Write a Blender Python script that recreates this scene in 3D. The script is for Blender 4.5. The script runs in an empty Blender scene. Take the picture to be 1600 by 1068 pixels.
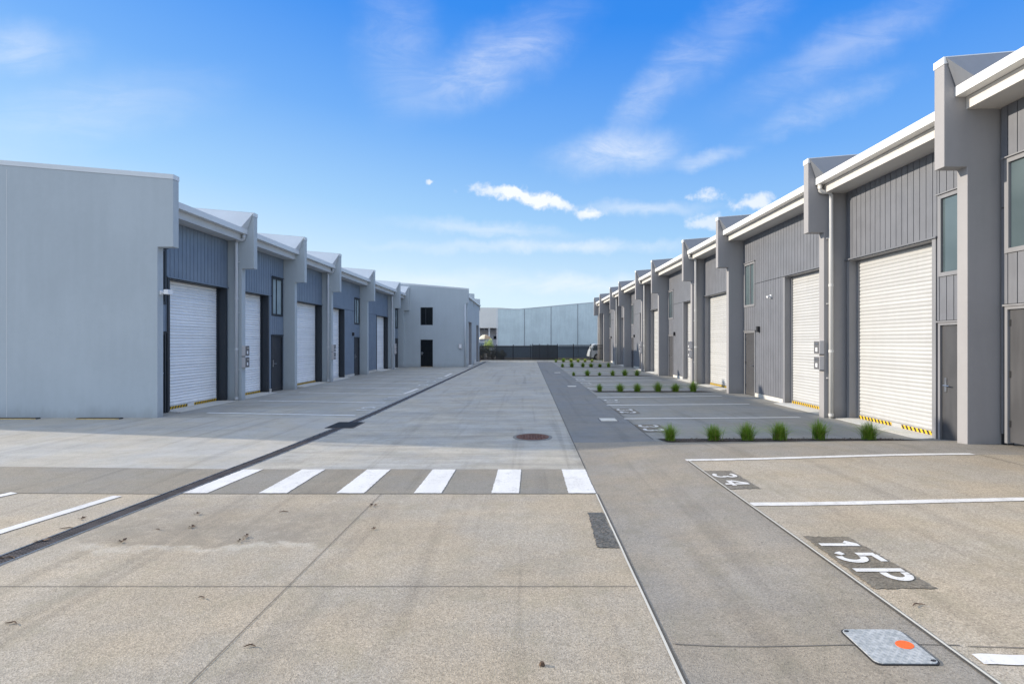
import bpy, bmesh, math, random
from mathutils import Vector
random.seed(7)
sc = bpy.context.scene
COL = sc.collection
F, H, VX, VY = 790.0, 1.74, 821.5, 534.0

# ------------------------------------------------------------------ helpers
def sm(t):
    t = max(0.0, min(1.0, t)); return t*t*(3-2*t)
def ground_z(x, y):
    """The forecourt on the right rises gently towards the nearest unit."""
    if x <= .9 or y >= 9.3: return 0.0
    a = .52*sm((x-.9)/1.5) + .48*sm((x-2.0)/4.2)
    b = 1-.14*sm((y-3)/4) if y < 7.6 else .86*(1-sm((y-7.6)/1.7))
    return .195*a*b
def at(px, py):
    """photo pixel -> point on the ground"""
    h = H
    for _ in range(25):
        s = (py-VY)/h; x = (px-VX)/s; y = F/s
        h = H-ground_z(x, y)
    return x, y

def tag(o, label=None, cat=None, group=None, kind=None):
    if label: o['label'] = label
    if cat: o['category'] = cat
    if group: o['group'] = group
    if kind: o['kind'] = kind
    return o
def empty(name, loc, rz=0):
    o = bpy.data.objects.new(name, None); COL.objects.link(o)
    o.location = loc; o.rotation_euler = (0, 0, rz); o.empty_display_size = .2
    return o

class MB:
    def __init__(self): self.v = []; self.f = []; self.m = []
    def add(self, vs, fs, mi=0):
        b = len(self.v); self.v += [tuple(p) for p in vs]
        for f in fs: self.f.append([b+i for i in f]); self.m.append(mi)
        return self
    def box(self, x0, x1, y0, y1, z0, z1, mi=0):
        if x0 > x1: x0, x1 = x1, x0
        if y0 > y1: y0, y1 = y1, y0
        v = [(x0,y0,z0),(x1,y0,z0),(x1,y1,z0),(x0,y1,z0),(x0,y0,z1),(x1,y0,z1),(x1,y1,z1),(x0,y1,z1)]
        return self.add(v, [(0,3,2,1),(4,5,6,7),(0,1,5,4),(1,2,6,5),(2,3,7,6),(3,0,4,7)], mi)
    def prism(self, poly, axis, a, b, mi=0):
        """poly in the two other axes, extruded a..b along axis"""
        n = len(poly)
        def P(p, t):
            if axis == 'x': return (t, p[0], p[1])
            if axis == 'y': return (p[0], t, p[1])
            return (p[0], p[1], t)
        v = [P(p, a) for p in poly]+[P(p, b) for p in poly]
        f = [list(range(n))[::-1], list(range(n, 2*n))]+[(i, (i+1) % n, n+(i+1) % n, n+i) for i in range(n)]
        return self.add(v, f, mi)
    def tube(self, pts, r, n=12, mi=0, caps=True):
        pts = [Vector(p) for p in pts]; rings = []
        up = Vector((0,0,1))
        for i, p in enumerate(pts):
            d = (pts[min(i+1, len(pts)-1)]-pts[max(i-1, 0)]).normalized()
            s = d.cross(up)
            if s.length < .05: s = d.cross(Vector((0,1,0)))
            s.normalize(); t = s.cross(d)
            rr = r[i] if isinstance(r, (list, tuple)) else r
            rings.append([p+(s*math.cos(2*math.pi*k/n)+t*math.sin(2*math.pi*k/n))*rr for k in range(n)])
        b = len(self.v)
        for R in rings: self.v += [tuple(q) for q in R]
        for i in range(len(rings)-1):
            for k in range(n):
                self.f.append([b+i*n+k, b+i*n+(k+1) % n, b+(i+1)*n+(k+1) % n, b+(i+1)*n+k]); self.m.append(mi)
        if caps:
            self.f.append([b+k for k in range(n)]); self.m.append(mi)
            self.f.append([b+(len(rings)-1)*n+k for k in range(n)][::-1]); self.m.append(mi)
        return self
    def build(self, name, mats, parent=None, smooth=False, bevel=0, recalc=True):
        me = bpy.data.meshes.new(name)
        off = Vector(parent_origin(parent)) if parent else Vector((0,0,0))
        me.from_pydata([tuple(Vector(p)-off) for p in self.v], [], self.f)
        mats = mats if isinstance(mats, (list, tuple)) else [mats]
        for m in mats: me.materials.append(m)
        for p, mi in zip(me.polygons, self.m): p.material_index = mi; p.use_smooth = smooth
        if recalc:
            bm = bmesh.new(); bm.from_mesh(me)
            bmesh.ops.recalc_face_normals(bm, faces=bm.faces[:]); bm.to_mesh(me); bm.free()
        o = bpy.data.objects.new(name, me); COL.objects.link(o)
        if parent: o.parent = parent
        if bevel:
            b = o.modifiers.new('bevel', 'BEVEL'); b.width = bevel; b.segments = 2; b.limit_method = 'ANGLE'
        return o
def parent_origin(p):
    v = Vector((0,0,0))
    while p: v += Vector(p.location); p = p.parent
    return v

# ------------------------------------------------------------------ materials
def srgb(r, g, b):
    f = lambda c: (c/255/12.92) if c/255 <= .04045 else ((c/255+.055)/1.055)**2.4
    return (f(r), f(g), f(b), 1)
class N:
    def __init__(self, name, world=False):
        if world:
            self.m = bpy.data.worlds.new(name); sc.world = self.m
        else: self.m = bpy.data.materials.new(name)
        self.m.use_nodes = True; self.t = self.m.node_tree; self.t.nodes.clear()
    def n(self, typ, **kw):
        nd = self.t.nodes.new(typ)
        for k, v in kw.items():
            if k in nd.inputs:
                pass
            setattr(nd, k, v)
        return nd
    def link(self, a, b): self.t.links.new(a, b)
    def setin(self, sock, v):
        if hasattr(v, 'links'): self.link(v, sock)
        else: sock.default_value = v
    def math(self, op, a, b=0.0, c=None, clamp=False):
        nd = self.n('ShaderNodeMath', operation=op); nd.use_clamp = clamp
        self.setin(nd.inputs[0], a); self.setin(nd.inputs[1], b)
        if c is not None: self.setin(nd.inputs[2], c)
        return nd.outputs[0]
    def mix(self, fac, a, b, blend='MIX'):
        nd = self.n('ShaderNodeMix', data_type='RGBA', blend_type=blend)
        self.setin(nd.inputs[0], fac); self.setin(nd.inputs[6], a); self.setin(nd.inputs[7], b)
        return nd.outputs[2]
    def ramp(self, x, a, b, lo=0.0, hi=1.0, smooth=True):
        nd = self.n('ShaderNodeMapRange'); nd.interpolation_type = 'SMOOTHSTEP' if smooth else 'LINEAR'
        self.setin(nd.inputs[0], x); nd.inputs[1].default_value = a; nd.inputs[2].default_value = b
        nd.inputs[3].default_value = lo; nd.inputs[4].default_value = hi
        return nd.outputs[0]
    def pos(self, scale=(1,1,1), loc=(0,0,0)):
        g = self.n('ShaderNodeNewGeometry'); mp = self.n('ShaderNodeMapping')
        mp.inputs['Scale'].default_value = scale; mp.inputs['Location'].default_value = loc
        self.link(g.outputs['Position'], mp.inputs[0]); return mp.outputs[0]
    def noise(self, vec, scale, detail=4, rough=.55, dist=0):
        nd = self.n('ShaderNodeTexNoise'); self.link(vec, nd.inputs['Vector'])
        nd.inputs['Scale'].default_value = scale; nd.inputs['Detail'].default_value = detail
        nd.inputs['Roughness'].default_value = rough; nd.inputs['Distortion'].default_value = dist
        return nd.outputs['Fac']
    def out(self, col, rough=.6, metal=0, bump=None, bstr=.2, bdist=.01, spec=.5, **kw):
        p = self.n('ShaderNodeBsdfPrincipled')
        self.setin(p.inputs['Base Color'], col); self.setin(p.inputs['Roughness'], rough)
        self.setin(p.inputs['Metallic'], metal); self.setin(p.inputs['Specular IOR Level'], spec)
        for k, v in kw.items(): self.setin(p.inputs[k], v)
        if bump is not None:
            b = self.n('ShaderNodeBump'); b.inputs['Strength'].default_value = bstr; b.inputs['Distance'].default_value = bdist
            self.link(bump, b.inputs['Height']); self.link(b.outputs[0], p.inputs['Normal'])
        o = self.n('ShaderNodeOutputMaterial'); self.link(p.outputs[0], o.inputs[0])
        return self.m

def rgb(c, k=1.0): return (c[0]*k, c[1]*k, c[2]*k, 1)
def paint(name, c, rough=.55, var=.06, scale=1.2, metal=0, spec=.5, grime=0.0):
    m = N(name); p = m.pos()
    n1 = m.noise(p, scale, 5); n2 = m.noise(m.pos((3,3,.35)), 3, 4)
    f = m.ramp(m.math('ADD', m.math('MULTIPLY', n1, .6), m.math('MULTIPLY', n2, .4)), .3, .7)
    col = m.mix(f, rgb(c, 1-var), rgb(c, 1+var))
    if 'shutter' in name:
        sl = m.ramp(m.noise(m.pos((.05,.05,13.0)), 1.0, 2), .35, .65, .93, 1.03); vs_ = m.n('ShaderNodeVectorMath', operation='SCALE')
        m.link(col, vs_.inputs[0]); m.link(sl, vs_.inputs['Scale']); col = vs_.outputs[0]
    if grime:
        g = m.n('ShaderNodeNewGeometry'); s = m.n('ShaderNodeSeparateXYZ'); m.link(g.outputs['Position'], s.inputs[0])
        z = m.math('ADD', s.outputs[2], m.math('MULTIPLY', m.noise(m.pos((1,1,.4)), 7, 4), .35))
        k = m.ramp(z, .16, .42, grime, 0)
        col = m.mix(k, col, (.13,.12,.105,1))
    return m.out(col, m.ramp(n2, .2, .8, rough-.06, rough+.08), metal, m.noise(p, 60, 3), .05, .003, spec)
def render_wall(name, c, var=.05):
    """painted precast panel: blotches, faint vertical runs, fine grain"""
    m = N(name); p = m.pos()
    n1 = m.noise(p, .55, 6, .6); n2 = m.noise(m.pos((2.2,2.2,.22)), 2.4, 5, .6); n3 = m.noise(p, 9, 5, .7)
    f = m.ramp(m.math('ADD', m.math('MULTIPLY', n1, .5), m.math('ADD', m.math('MULTIPLY', n2, .3), m.math('MULTIPLY', n3, .2))), .34, .66)
    col = m.mix(f, rgb(c, 1-var), rgb(c, 1+var))
    g = m.n('ShaderNodeNewGeometry'); s = m.n('ShaderNodeSeparateXYZ'); m.link(g.outputs['Position'], s.inputs[0])
    z = m.math('ADD', s.outputs[2], m.math('MULTIPLY', m.noise(m.pos((1,1,.4)), 5, 5, .65), .5))
    col = m.mix(m.ramp(z, .2, .55, .28, 0), col, (.16,.15,.135,1))
    return m.out(col, .72, 0, m.math('ADD', m.math('MULTIPLY', m.noise(p, 45, 4, .7), .4), n3), .16, .01, .3)
def concrete(name, c, speck=.35, streak=.1, blotch=.12, rough=.82, sx=(.35,1.6,1), fine=125, stain=.0, seed=0, patchy=0):
    m = N(name); p = m.pos(loc=(seed,seed*1.7,0))
    n1 = m.noise(p, .42, 6, .62); n1b = m.noise(p, 2.3, 5, .6); n2 = m.noise(m.pos(sx, (seed,3,0)), 1.7, 7, .68, .6)
    tone = m.math('ADD', m.math('MULTIPLY', m.math('SUBTRACT', n1, .5), blotch*2.6),
                  m.math('ADD', m.math('MULTIPLY', m.math('SUBTRACT', n2, .5), streak*3.2), m.math('MULTIPLY', m.math('SUBTRACT', n1b, .5), blotch*1.2)))
    n3 = m.noise(m.pos((.3,5.5,1), (seed,7,0)), 2.2, 6, .7, .5)
    tone = m.math('ADD', tone, m.math('MULTIPLY', m.math('SUBTRACT', n3, .5), streak*1.6))
    # faint wheel tracks along the lane
    n4 = m.noise(m.pos((2.6,.10,1), (seed,2,0)), 1.5, 4, .6, .3)
    tone = m.math('ADD', tone, m.math('MULTIPLY', m.ramp(n4, .52, .70), -.17))
    tone = m.math('ADD', tone, 1.0)
    v = m.n('ShaderNodeTexVoronoi'); v.inputs['Scale'].default_value = fine; m.link(p, v.inputs['Vector'])
    sep = m.n('ShaderNodeSeparateColor'); m.link(v.outputs['Color'], sep.inputs[0])
    chip = m.ramp(sep.outputs[0], .0, 1.0, 1-speck, 1+speck*.75, False)
    spk = m.ramp(m.noise(p, 140, 3, .8), .32, .68, 1-speck*.5, 1+speck*.4)
    tone = m.math('MULTIPLY', tone, m.math('MULTIPLY', chip, spk))
    warm = m.mix(m.ramp(m.noise(p, .9, 4, .6), .35, .65), (c[0]*1.03, c[1]*1.0, c[2]*.95, 1), (c[0]*.97, c[1]*1.0, c[2]*1.05, 1))
    hue = m.mix(m.math('MULTIPLY', m.ramp(sep.outputs[1], .6, 1), speck*.6), warm, (.22,.15,.09,1))
    cm = m.n('ShaderNodeVectorMath', operation='SCALE'); m.link(hue, cm.inputs[0]); m.link(tone, cm.inputs['Scale'])
    col = cm.outputs[0]
    if stain:
        st = m.ramp(m.noise(m.pos((1,.55,1), (seed*2,9,0)), .8, 7, .7, .8), .56, .72, 0, stain)
        col = m.mix(st, col, rgb(c, .55))
    # algae-tinted mottling and open pits
    al = m.ramp(m.noise(m.pos((1,.8,1), (seed,5,0)), 3.4, 9, .80), .46, .68, 0, .45)
    col = m.mix(al, col, (c[0]*.68, c[1]*.70, c[2]*.62, 1))
    if speck > .15:
        pit = m.ramp(m.noise(p, 62, 3, .7), .58, .68, 0, .72)
        col = m.mix(pit, col, rgb(c, .36))
    if patchy:
        # the long water-stained patch between drain and slanting joint, with a pale tide line
        sp_ = m.n('ShaderNodeSeparateXYZ'); m.link(p, sp_.inputs[0])
        wob = m.math('MULTIPLY', m.math('SUBTRACT', m.noise(p, 1.1, 7, .65), .5), .9)
        yy = m.math('ADD', m.math('SUBTRACT', sp_.outputs[1], seed*1.7), wob); xx = m.math('ADD', m.math('SUBTRACT', sp_.outputs[0], seed), m.math('MULTIPLY', wob, 1.6))
        edge = m.ramp(m.math('ADD', yy, m.math('MULTIPLY', m.math('SUBTRACT', m.noise(p, 9, 5, .7), .5), .25)), 4.30, 4.40); far = m.ramp(yy, 5.7, 4.7); side = m.math('MULTIPLY', m.ramp(xx, -1.2, -2.2), m.ramp(xx, -4.3, -3.7))
        k = m.math('MULTIPLY', m.math('MULTIPLY', edge, far), side)
        col = m.mix(m.math('MULTIPLY', k, m.ramp(m.noise(p, 6, 6, .7), .35, .6, .25, .6)), col, rgb(c, .50))
        tide = m.math('MULTIPLY', m.math('MULTIPLY', m.ramp(yy, 4.20, 4.32), m.ramp(yy, 4.40, 4.33)), side)
        col = m.mix(m.math('MULTIPLY', m.math('MULTIPLY', tide, m.ramp(m.noise(p, 2.5, 6, .7), .4, .6)), .35), col, (.62,.58,.50,1))
    # dropped spots of gum and oil
    v2 = m.n('ShaderNodeTexVoronoi'); v2.inputs['Scale'].default_value = 1.3; m.link(p, v2.inputs['Vector'])
    col = m.mix(m.ramp(v2.outputs['Distance'], .012, .03, .55, 0), col, rgb(c, .42))
    return m.out(col, m.ramp(n2, .3, .7, rough-.12, rough+.08), 0,
                 m.math('ADD', v.outputs['Distance'], m.math('MULTIPLY', n1b, .5)), .3, .006, .35)
def roadpaint(name='road_paint', c=(.73,.70,.655), wear=.5):
    m = N(name); p = m.pos()
    w = m.ramp(m.math('ADD', m.math('MULTIPLY', m.noise(p, 55, 5, .75), .55), m.math('MULTIPLY', m.noise(p, 4, 6, .7), .45)), .38, .50, wear, 0)
    col = m.mix(w, rgb(c), (.30,.28,.25,1))
    col = m.mix(m.ramp(m.noise(m.pos((2.5,.5,1)), 2.0, 6, .65), .35, .7, 0, .30), col, (.45,.43,.40,1))
    return m.out(col, .6, 0, m.noise(p, 70, 3), .2, .004)

M = {}
M['lane'] = concrete('lane_concrete', (.405,.342,.258), .30, .10, .18, seed=1, stain=.32, patchy=1)
M['apron'] = concrete('apron_concrete', (.40,.375,.33), .12, .16, .09, seed=4, stain=.12)
M['mid'] = concrete('mid_lane_concrete', (.375,.352,.308), .14, .36, .20, seed=8, stain=.42)
M['band'] = concrete('band_concrete', (.255,.228,.185), .22, .09, .10, seed=6)
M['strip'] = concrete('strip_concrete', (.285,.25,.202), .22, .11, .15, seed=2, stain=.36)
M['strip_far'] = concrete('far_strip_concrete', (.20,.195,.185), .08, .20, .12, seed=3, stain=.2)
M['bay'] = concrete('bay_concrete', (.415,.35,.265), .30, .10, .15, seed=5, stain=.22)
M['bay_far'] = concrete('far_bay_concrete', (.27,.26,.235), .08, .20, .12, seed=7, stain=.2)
M['bay_left'] = concrete('left_bay_concrete', (.34,.33,.30), .10, .30, .16, seed=9, stain=.25)
M['base'] = concrete('base_ground', (.26,.25,.22), .2, .1, .15, seed=11)
M['patch'] = concrete('patch_asphalt', (.115,.113,.105), .5, .02, .1, fine=60)
M['wet'] = concrete('stencil_patch', (.20,.175,.138), .34, .02, .1, fine=70)
M['paint'] = roadpaint(); M['paint_worn'] = roadpaint('road_paint_worn', (.74,.76,.77), .75)
M['kerb'] = concrete('kerb_concrete', (.60,.58,.53), .12, .05, .1)
M['joint'] = paint('joint_sealant', (.08,.072,.06), .8)
M['jointpale'] = paint('pale_joint', (.55,.52,.45), .8)
M['wallR'] = render_wall('warm_grey_render', (.31,.30,.30))
M['wallL'] = render_wall('cool_grey_render', (.42,.46,.48))
M['capR'] = paint('white_capping', (.78,.77,.74), .4, .03)
M['capL'] = paint('pale_capping', (.62,.64,.65), .4, .03)
M['beam'] = paint('beige_beam', (.60,.57,.53), .6, .05)
M['beamL'] = paint('grey_beam', (.55,.56,.56), .6, .05)
M['flashR'] = paint('slate_flashing', (.15,.16,.18), .45, .05)
M['flashL'] = paint('light_flashing', (.60,.62,.63), .45, .05)
M['roof'] = paint('roof_sheet', (.5,.5,.5), .45, .05)
M['cladR'] = paint('warm_grey_boards', (.148,.153,.170), .5, .09, 2.5)
M['cladL'] = paint('blue_grey_boards', (.175,.22,.28), .45, .09, 2.5)
M['back'] = paint('dark_backing', (.02,.022,.026), .8)
M['frameR'] = paint('grey_steel_frame', (.22,.22,.23), .45, .06)
M['frameL'] = paint('charcoal_frame', (.022,.028,.036), .45, .06)
M['doorR'] = paint('grey_door_paint', (.066,.066,.07), .42, .1, 2, grime=.25)
M['doorL'] = paint('charcoal_door_paint', (.03,.034,.042), .42, .1, 2, grime=.25)
M['pipeR'] = paint('pale_pipe', (.58,.57,.55), .35, .04)
M['pipeL'] = paint('grey_pipe', (.52,.54,.56), .35, .04)
M['shut'] = paint('white_shutter', (.49,.49,.48), .38, .035, 1.5, grime=.3)
M['shutL'] = paint('white_shutter_shade', (.86,.87,.87), .38, .035, 1.5, grime=.3)  # lighter copy of the shutter white, lifting the shaded row by colour
M['yellow'] = paint('hazard_yellow', (.72,.45,.02), .5, .15, 9)
M['black'] = paint('black_plastic', (.018,.018,.02), .5)
M['steel'] = paint('brushed_steel', (.55,.55,.56), .28, .08, 5, metal=1)
M['label'] = paint('white_label', (.75,.75,.75), .5)
M['boxgrey'] = paint('letter_box_grey', (.5,.48,.48), .45)
M['boxface'] = paint('letter_box_face', (.12,.12,.125), .45)
M['iron'] = paint('grate_iron', (.085,.072,.068), .6, .35, 6, metal=.3)
M['channel'] = paint('drain_channel', (.012,.012,.012), .9)
M['orange'] = paint('orange_spot', (.85,.13,.02), .5, .05)
M['fence'] = paint('black_fence', (.012,.014,.017), .5)
M['precast'] = render_wall('pale_blue_precast', (.66,.74,.72), .11)
M['beige'] = render_wall('beige_wall', (.80,.76,.69), .04)
M['slate'] = render_wall('slate_wall', (.13,.165,.19), .10); M['canopyw'] = paint('pale_siding', (.5,.5,.54), .6, .08)
M['umb'] = paint('tan_canvas', (.50,.34,.20), .8, .1); M['umb2'] = paint('cream_canvas', (.72,.66,.50), .8, .1)
M['bark'] = paint('twig_bark', (.10,.06,.035), .85, .3, 20)
M['tyre'] = paint('tyre_rubber', (.02,.02,.021), .8); M['carwhite'] = paint('white_car_paint', (.75,.78,.78), .25, .02)
M['carblue'] = paint('navy_car_paint', (.03,.045,.09), .25, .02); M['carsilver'] = paint('silver_car_paint', (.45,.46,.48), .3, .02)
M['yellowstop'] = paint('faded_yellow_paint', (.50,.36,.14), .7, .2, 8)
def mk_glass(name='window_glass', a=(.06,.085,.095,1), b=(.11,.145,.155,1)):
    m = N(name); p = m.pos()
    lw = m.n('ShaderNodeLayerWeight'); lw.inputs[0].default_value = .45
    col = m.mix(m.ramp(m.noise(p, .8, 2), .3, .7), a, b)
    return m.out(col, .04, 0, spec=1.0)
M['glass'] = mk_glass(); M['glassL'] = mk_glass('reflection_tint_glass', (.22,.29,.31,1), (.36,.44,.46,1))  # left panes paled to paint in the sunlit row's reflection
m_ = N('dark_glass'); M['glassdark'] = m_.out((.006,.009,.012,1), .25, 0, spec=.25)
def mk_plate():
    m = N('checker_plate_steel'); p = m.pos()
    w1 = m.n('ShaderNodeTexWave'); w1.inputs['Scale'].default_value = 16; w1.bands_direction = 'DIAGONAL'; m.link(p, w1.inputs['Vector'])
    w2 = m.n('ShaderNodeTexWave'); w2.inputs['Scale'].default_value = 16; w2.bands_direction = 'DIAGONAL'
    mp = m.pos((-1,1,1)); m.link(mp, w2.inputs['Vector'])
    b = m.math('MAXIMUM', w1.outputs['Fac'], w2.outputs['Fac'])
    col = m.mix(m.ramp(m.noise(p, 25, 5, .7), .35, .65), (.31,.325,.32,1), (.47,.475,.465,1))
    col = m.mix(m.ramp(b, .3, .9, .28, 0), col, (.22,.23,.23,1))
    return m.out(col, .6, .2, b, .45, .003)
M['plate'] = mk_plate()
def mk_rust():
    m = N('rusty_iron'); p = m.pos()
    col = m.mix(m.ramp(m.noise(p, 14, 6, .7), .35, .65), (.085,.035,.024,1), (.17,.085,.06,1))
    return m.out(col, .8, .2, m.noise(p, 40, 3), .5, .005)
M['rust'] = mk_rust()
def mk_leaf(name, a, b, dead=None):
    m = N(name); g = m.n('ShaderNodeNewGeometry')
    col = m.mix(g.outputs['Random Per Island'], rgb(a), rgb(b))
    if dead: col = m.mix(m.ramp(m.math('FRACT', m.math('MULTIPLY', g.outputs['Random Per Island'], 37.3)), .90, .93), col, rgb(dead))
    return m.out(col, .55, 0, spec=.3, **{'Transmission Weight': 0.0, 'Subsurface Weight': 0.0})
M['blade'] = mk_leaf('tussock_blade', (.09,.19,.012), (.25,.38,.04), dead=(.38,.30,.13))
M['bladeSun'] = mk_leaf('sunlit_tussock_blade', (.25,.33,.05), (.42,.50,.12))  # sunlight's yellow put into the blade colour for the far row
M['bush'] = mk_leaf('bush_leaf', (.025,.03,.015), (.11,.10,.055))
M['lime'] = mk_leaf('lime_leaf', (.30,.40,.08), (.62,.68,.30))
M['grass'] = mk_leaf('grass_blade', (.05,.09,.02), (.13,.19,.04))
def mk_mulch():
    m = N('bark_mulch'); p = m.pos()
    col = m.mix(m.ramp(m.noise(p, 45, 5, .7), .35, .7), (.018,.013,.010,1), (.10,.07,.05,1))
    return m.out(col, .9, 0, m.noise(p, 50, 4), 1, .02)
M['mulch'] = mk_mulch()
M['chip'] = mk_leaf('mulch_chip', (.03,.02,.015), (.26,.20,.15))

# ------------------------------------------------------------------ ground
def surf(name, poly4, mat, dz=0.0, step=None, label=None, kind='structure', rag=.0, parent=None, cat=None):
    """a quad given by four world corners (near-left, near-right, far-right, far-left), laid over the ground"""
    a, b, c, d = [Vector((p[0], p[1])) for p in poly4]
    flat = all(p[0] <= .9 or p[1] >= 9.3 for p in poly4) and not (min(p[0] for p in poly4) < .9 < max(p[0] for p in poly4) and min(p[1] for p in poly4) < 9.3)
    st = step or (.1 if not flat else 5)
    nu = max(1, int(max((b-a).length, (c-d).length)/st)); nv = max(1, int(max((d-a).length, (c-b).length)/st))
    nu = min(nu, 160); nv = min(nv, 200)
    vs = []; fs = []
    for j in range(nv+1):
        for i in range(nu+1):
            u, v = i/nu, j/nv
            p = a.lerp(b, u).lerp(d.lerp(c, u), v)
            if rag and (i in (0, nu) or j in (0, nv)): p = p+Vector((random.uniform(-rag, rag), random.uniform(-rag, rag)))
            vs.append((p.x, p.y, ground_z(p.x, p.y)+dz))
    for j in range(nv):
        for i in range(nu):
            k = j*(nu+1)+i; fs.append((k, k+1, k+nu+2, k+nu+1))
    mb = MB().add(vs, fs)
    if parent is None:
        o = mb.build(name, mat, recalc=False); tag(o, label, cat, kind=kind)
    else: o = mb.build(name, mat, parent, recalc=False)
    return o
def drain_x(y):
    pts = [(-3,-4.5),(1.5,-4.36),(4,-4.19),(9.3,-3.80),(12,-3.70),(17,-3.66),(45,-3.50)]
    for (a, xa), (b, xb) in zip(pts, pts[1:]):
        if y <= b: return xa+(xb-xa)*(y-a)/(b-a)
    return -3.5
L1x = lambda y: .812+.004*max(0, y-6)
def L2x(y):
    return 2.27
# one great base sheet, to the horizon
b = MB().add([(-900,-300,-.06),(900,-300,-.06),(900,1500,-.06),(-900,1500,-.06)], [(0,1,2,3)])
tag(b.build('ground', M['base'], recalc=False), kind='structure')
Dw = .10
def colstrip(name, fl, fr, ys, mat):
    """strip between two x(y) curves: tiles end to end"""
    vs = []; fs = []
    nx = 1 if name != 'x' else 1
    cuts = []
    for y0, y1 in zip(ys, ys[1:]):
        n = max(1, int((y1-y0)/.1)) if (fr(y0) > 1.0 and y0 < 9.3) else max(1, int((y1-y0)/2))
        cuts += [y0+(y1-y0)*k/n for k in range(n)]
    cuts.append(ys[-1])
    for y in cuts:
        xl, xr = fl(y), fr(y)
        n = max(1, int((fr(cuts[0])-fl(cuts[0]))/.1)) if (fr(cuts[0]) > 1.0 and cuts[0] < 9.3) else 1
        for i in range(n+1):
            x = xl+(xr-xl)*i/n; vs.append((x, y, ground_z(x, y)))
    for j in range(len(cuts)-1):
        for i in range(n):
            k = j*(n+1)+i; fs.append((k, k+1, k+n+2, k+n+1))
    o = MB().add(vs, fs).build(name, mat, recalc=False); tag(o, kind='structure'); return o
dl = lambda y: drain_x(y)-Dw; dr = lambda y: drain_x(y)+Dw
BY0, BY1 = 5.80, 6.93
colstrip('lane_pavement', dr, L1x, [-2,1.5,4,BY0], M['lane'])
colstrip('crossing_band', dr, L1x, [BY0,BY1], M['band'])
colstrip('lane_pavement', dr, L1x, [BY1,9.3,12,17,44.9], M['mid'])
colstrip('side_strip', L1x, L2x, [-2,8.75], M['strip'])
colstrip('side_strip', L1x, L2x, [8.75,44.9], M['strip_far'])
colstrip('parking_pavement', L2x, lambda y: 20, [-2,7.06], M['bay'])
colstrip('access_pavement', L2x, lambda y: 20, [7.06,8.75], M['strip'])
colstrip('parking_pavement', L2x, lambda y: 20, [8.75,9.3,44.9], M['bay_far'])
lb = lambda y: -26
colstrip('forecourt_pavement', lb, dl, [-2,4,BY0], M['lane'])
surf('footpath_band', [(-26,6.15),(dl(5.8),BY0),(dl(6.93),BY1),(-26,7.9)], M['band'])
# fill the wedge left of the band
surf('forecourt_pavement', [(-26,BY0),(dl(BY0),BY0),(dl(BY0),BY0+.001),(-26,6.15)], M['lane'])
surf('forecourt_pavement', [(-26,7.9),(dl(BY1),BY1),(dl(11.6),11.6),(-26,11.6)], M['apron'])
colstrip('parking_pavement', lb, dl, [11.6,12,17,44.9], M['bay_left'])

# saw-cut and sealed joints
def joint(p, q, w, mat, name='pavement_joint', dz=.004):
    (x0, y0), (x1, y1) = p, q
    d = Vector((x1-x0, y1-y0)); n = Vector((-d.y, d.x)).normalized()*w/2
    k = max(1, int(d.length/.25)); vs = []; fs = []
    for i in range(k+1):
        c = Vector((x0, y0))+d*(i/k)+n*(0 if k < 3 else random.uniform(-.12,.12))
        for s in (-1, 1):
            x, y = c.x+n.x*s, c.y+n.y*s; vs.append((x, y, ground_z(x, y)+dz))
    for i in range(k): fs.append((2*i, 2*i+1, 2*i+3, 2*i+2))
    o = MB().add(vs, fs).build(name, mat, recalc=False); tag(o, kind='structure'); return o
J = M['joint']; M['joint2'] = paint('fine_joint', (.17,.15,.125), .8)
joint((-1.75,.5), (-1.655,BY0), .007, M['joint2'])
joint((drain_x(3.6)+.12,3.6), (.80,3.6), .006, M['joint2']); joint((-12,3.62), (drain_x(3.6)-.12,3.6), .006, M['joint2'])
joint(at(1052,1005.5), at(1500,1008), .007, M['joint2']); joint(at(1512,1009.5), at(1800,1016), .006, M['joint2'])
joint((L1x(0)-.006,.5), (L1x(BY0)-.006,BY0), .016, M['jointpale']); joint((L1x(0)+.010,.5), (L1x(BY0)+.010,BY0), .012, J)
joint((L1x(7),BY1), (L1x(44),44), .012, J)
joint((2.27,.5), (2.27,7.06), .014, M['jointpale'], dz=.006); joint((2.252,.5), (2.252,7.06), .009, J)
joint((drain_x(4)+.12,BY0-.004), (L1x(5.8),BY0-.004), .012, J); joint((-26,6.14), (drain_x(5.8)-.12,BY0-.008), .012, J)
joint((6.33,2), (6.33,7.05), .01, J)
for yy in (12.5,18.3,24.1,30,36): joint((drain_x(yy)+.15,yy), (.8,yy), .012, J)
for yy in (10.9,16.6,22.3,28,34): joint((.84,yy), (2.25,yy), .012, J)
joint((2.27,9.0),(2.27,44),.012,J)

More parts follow.
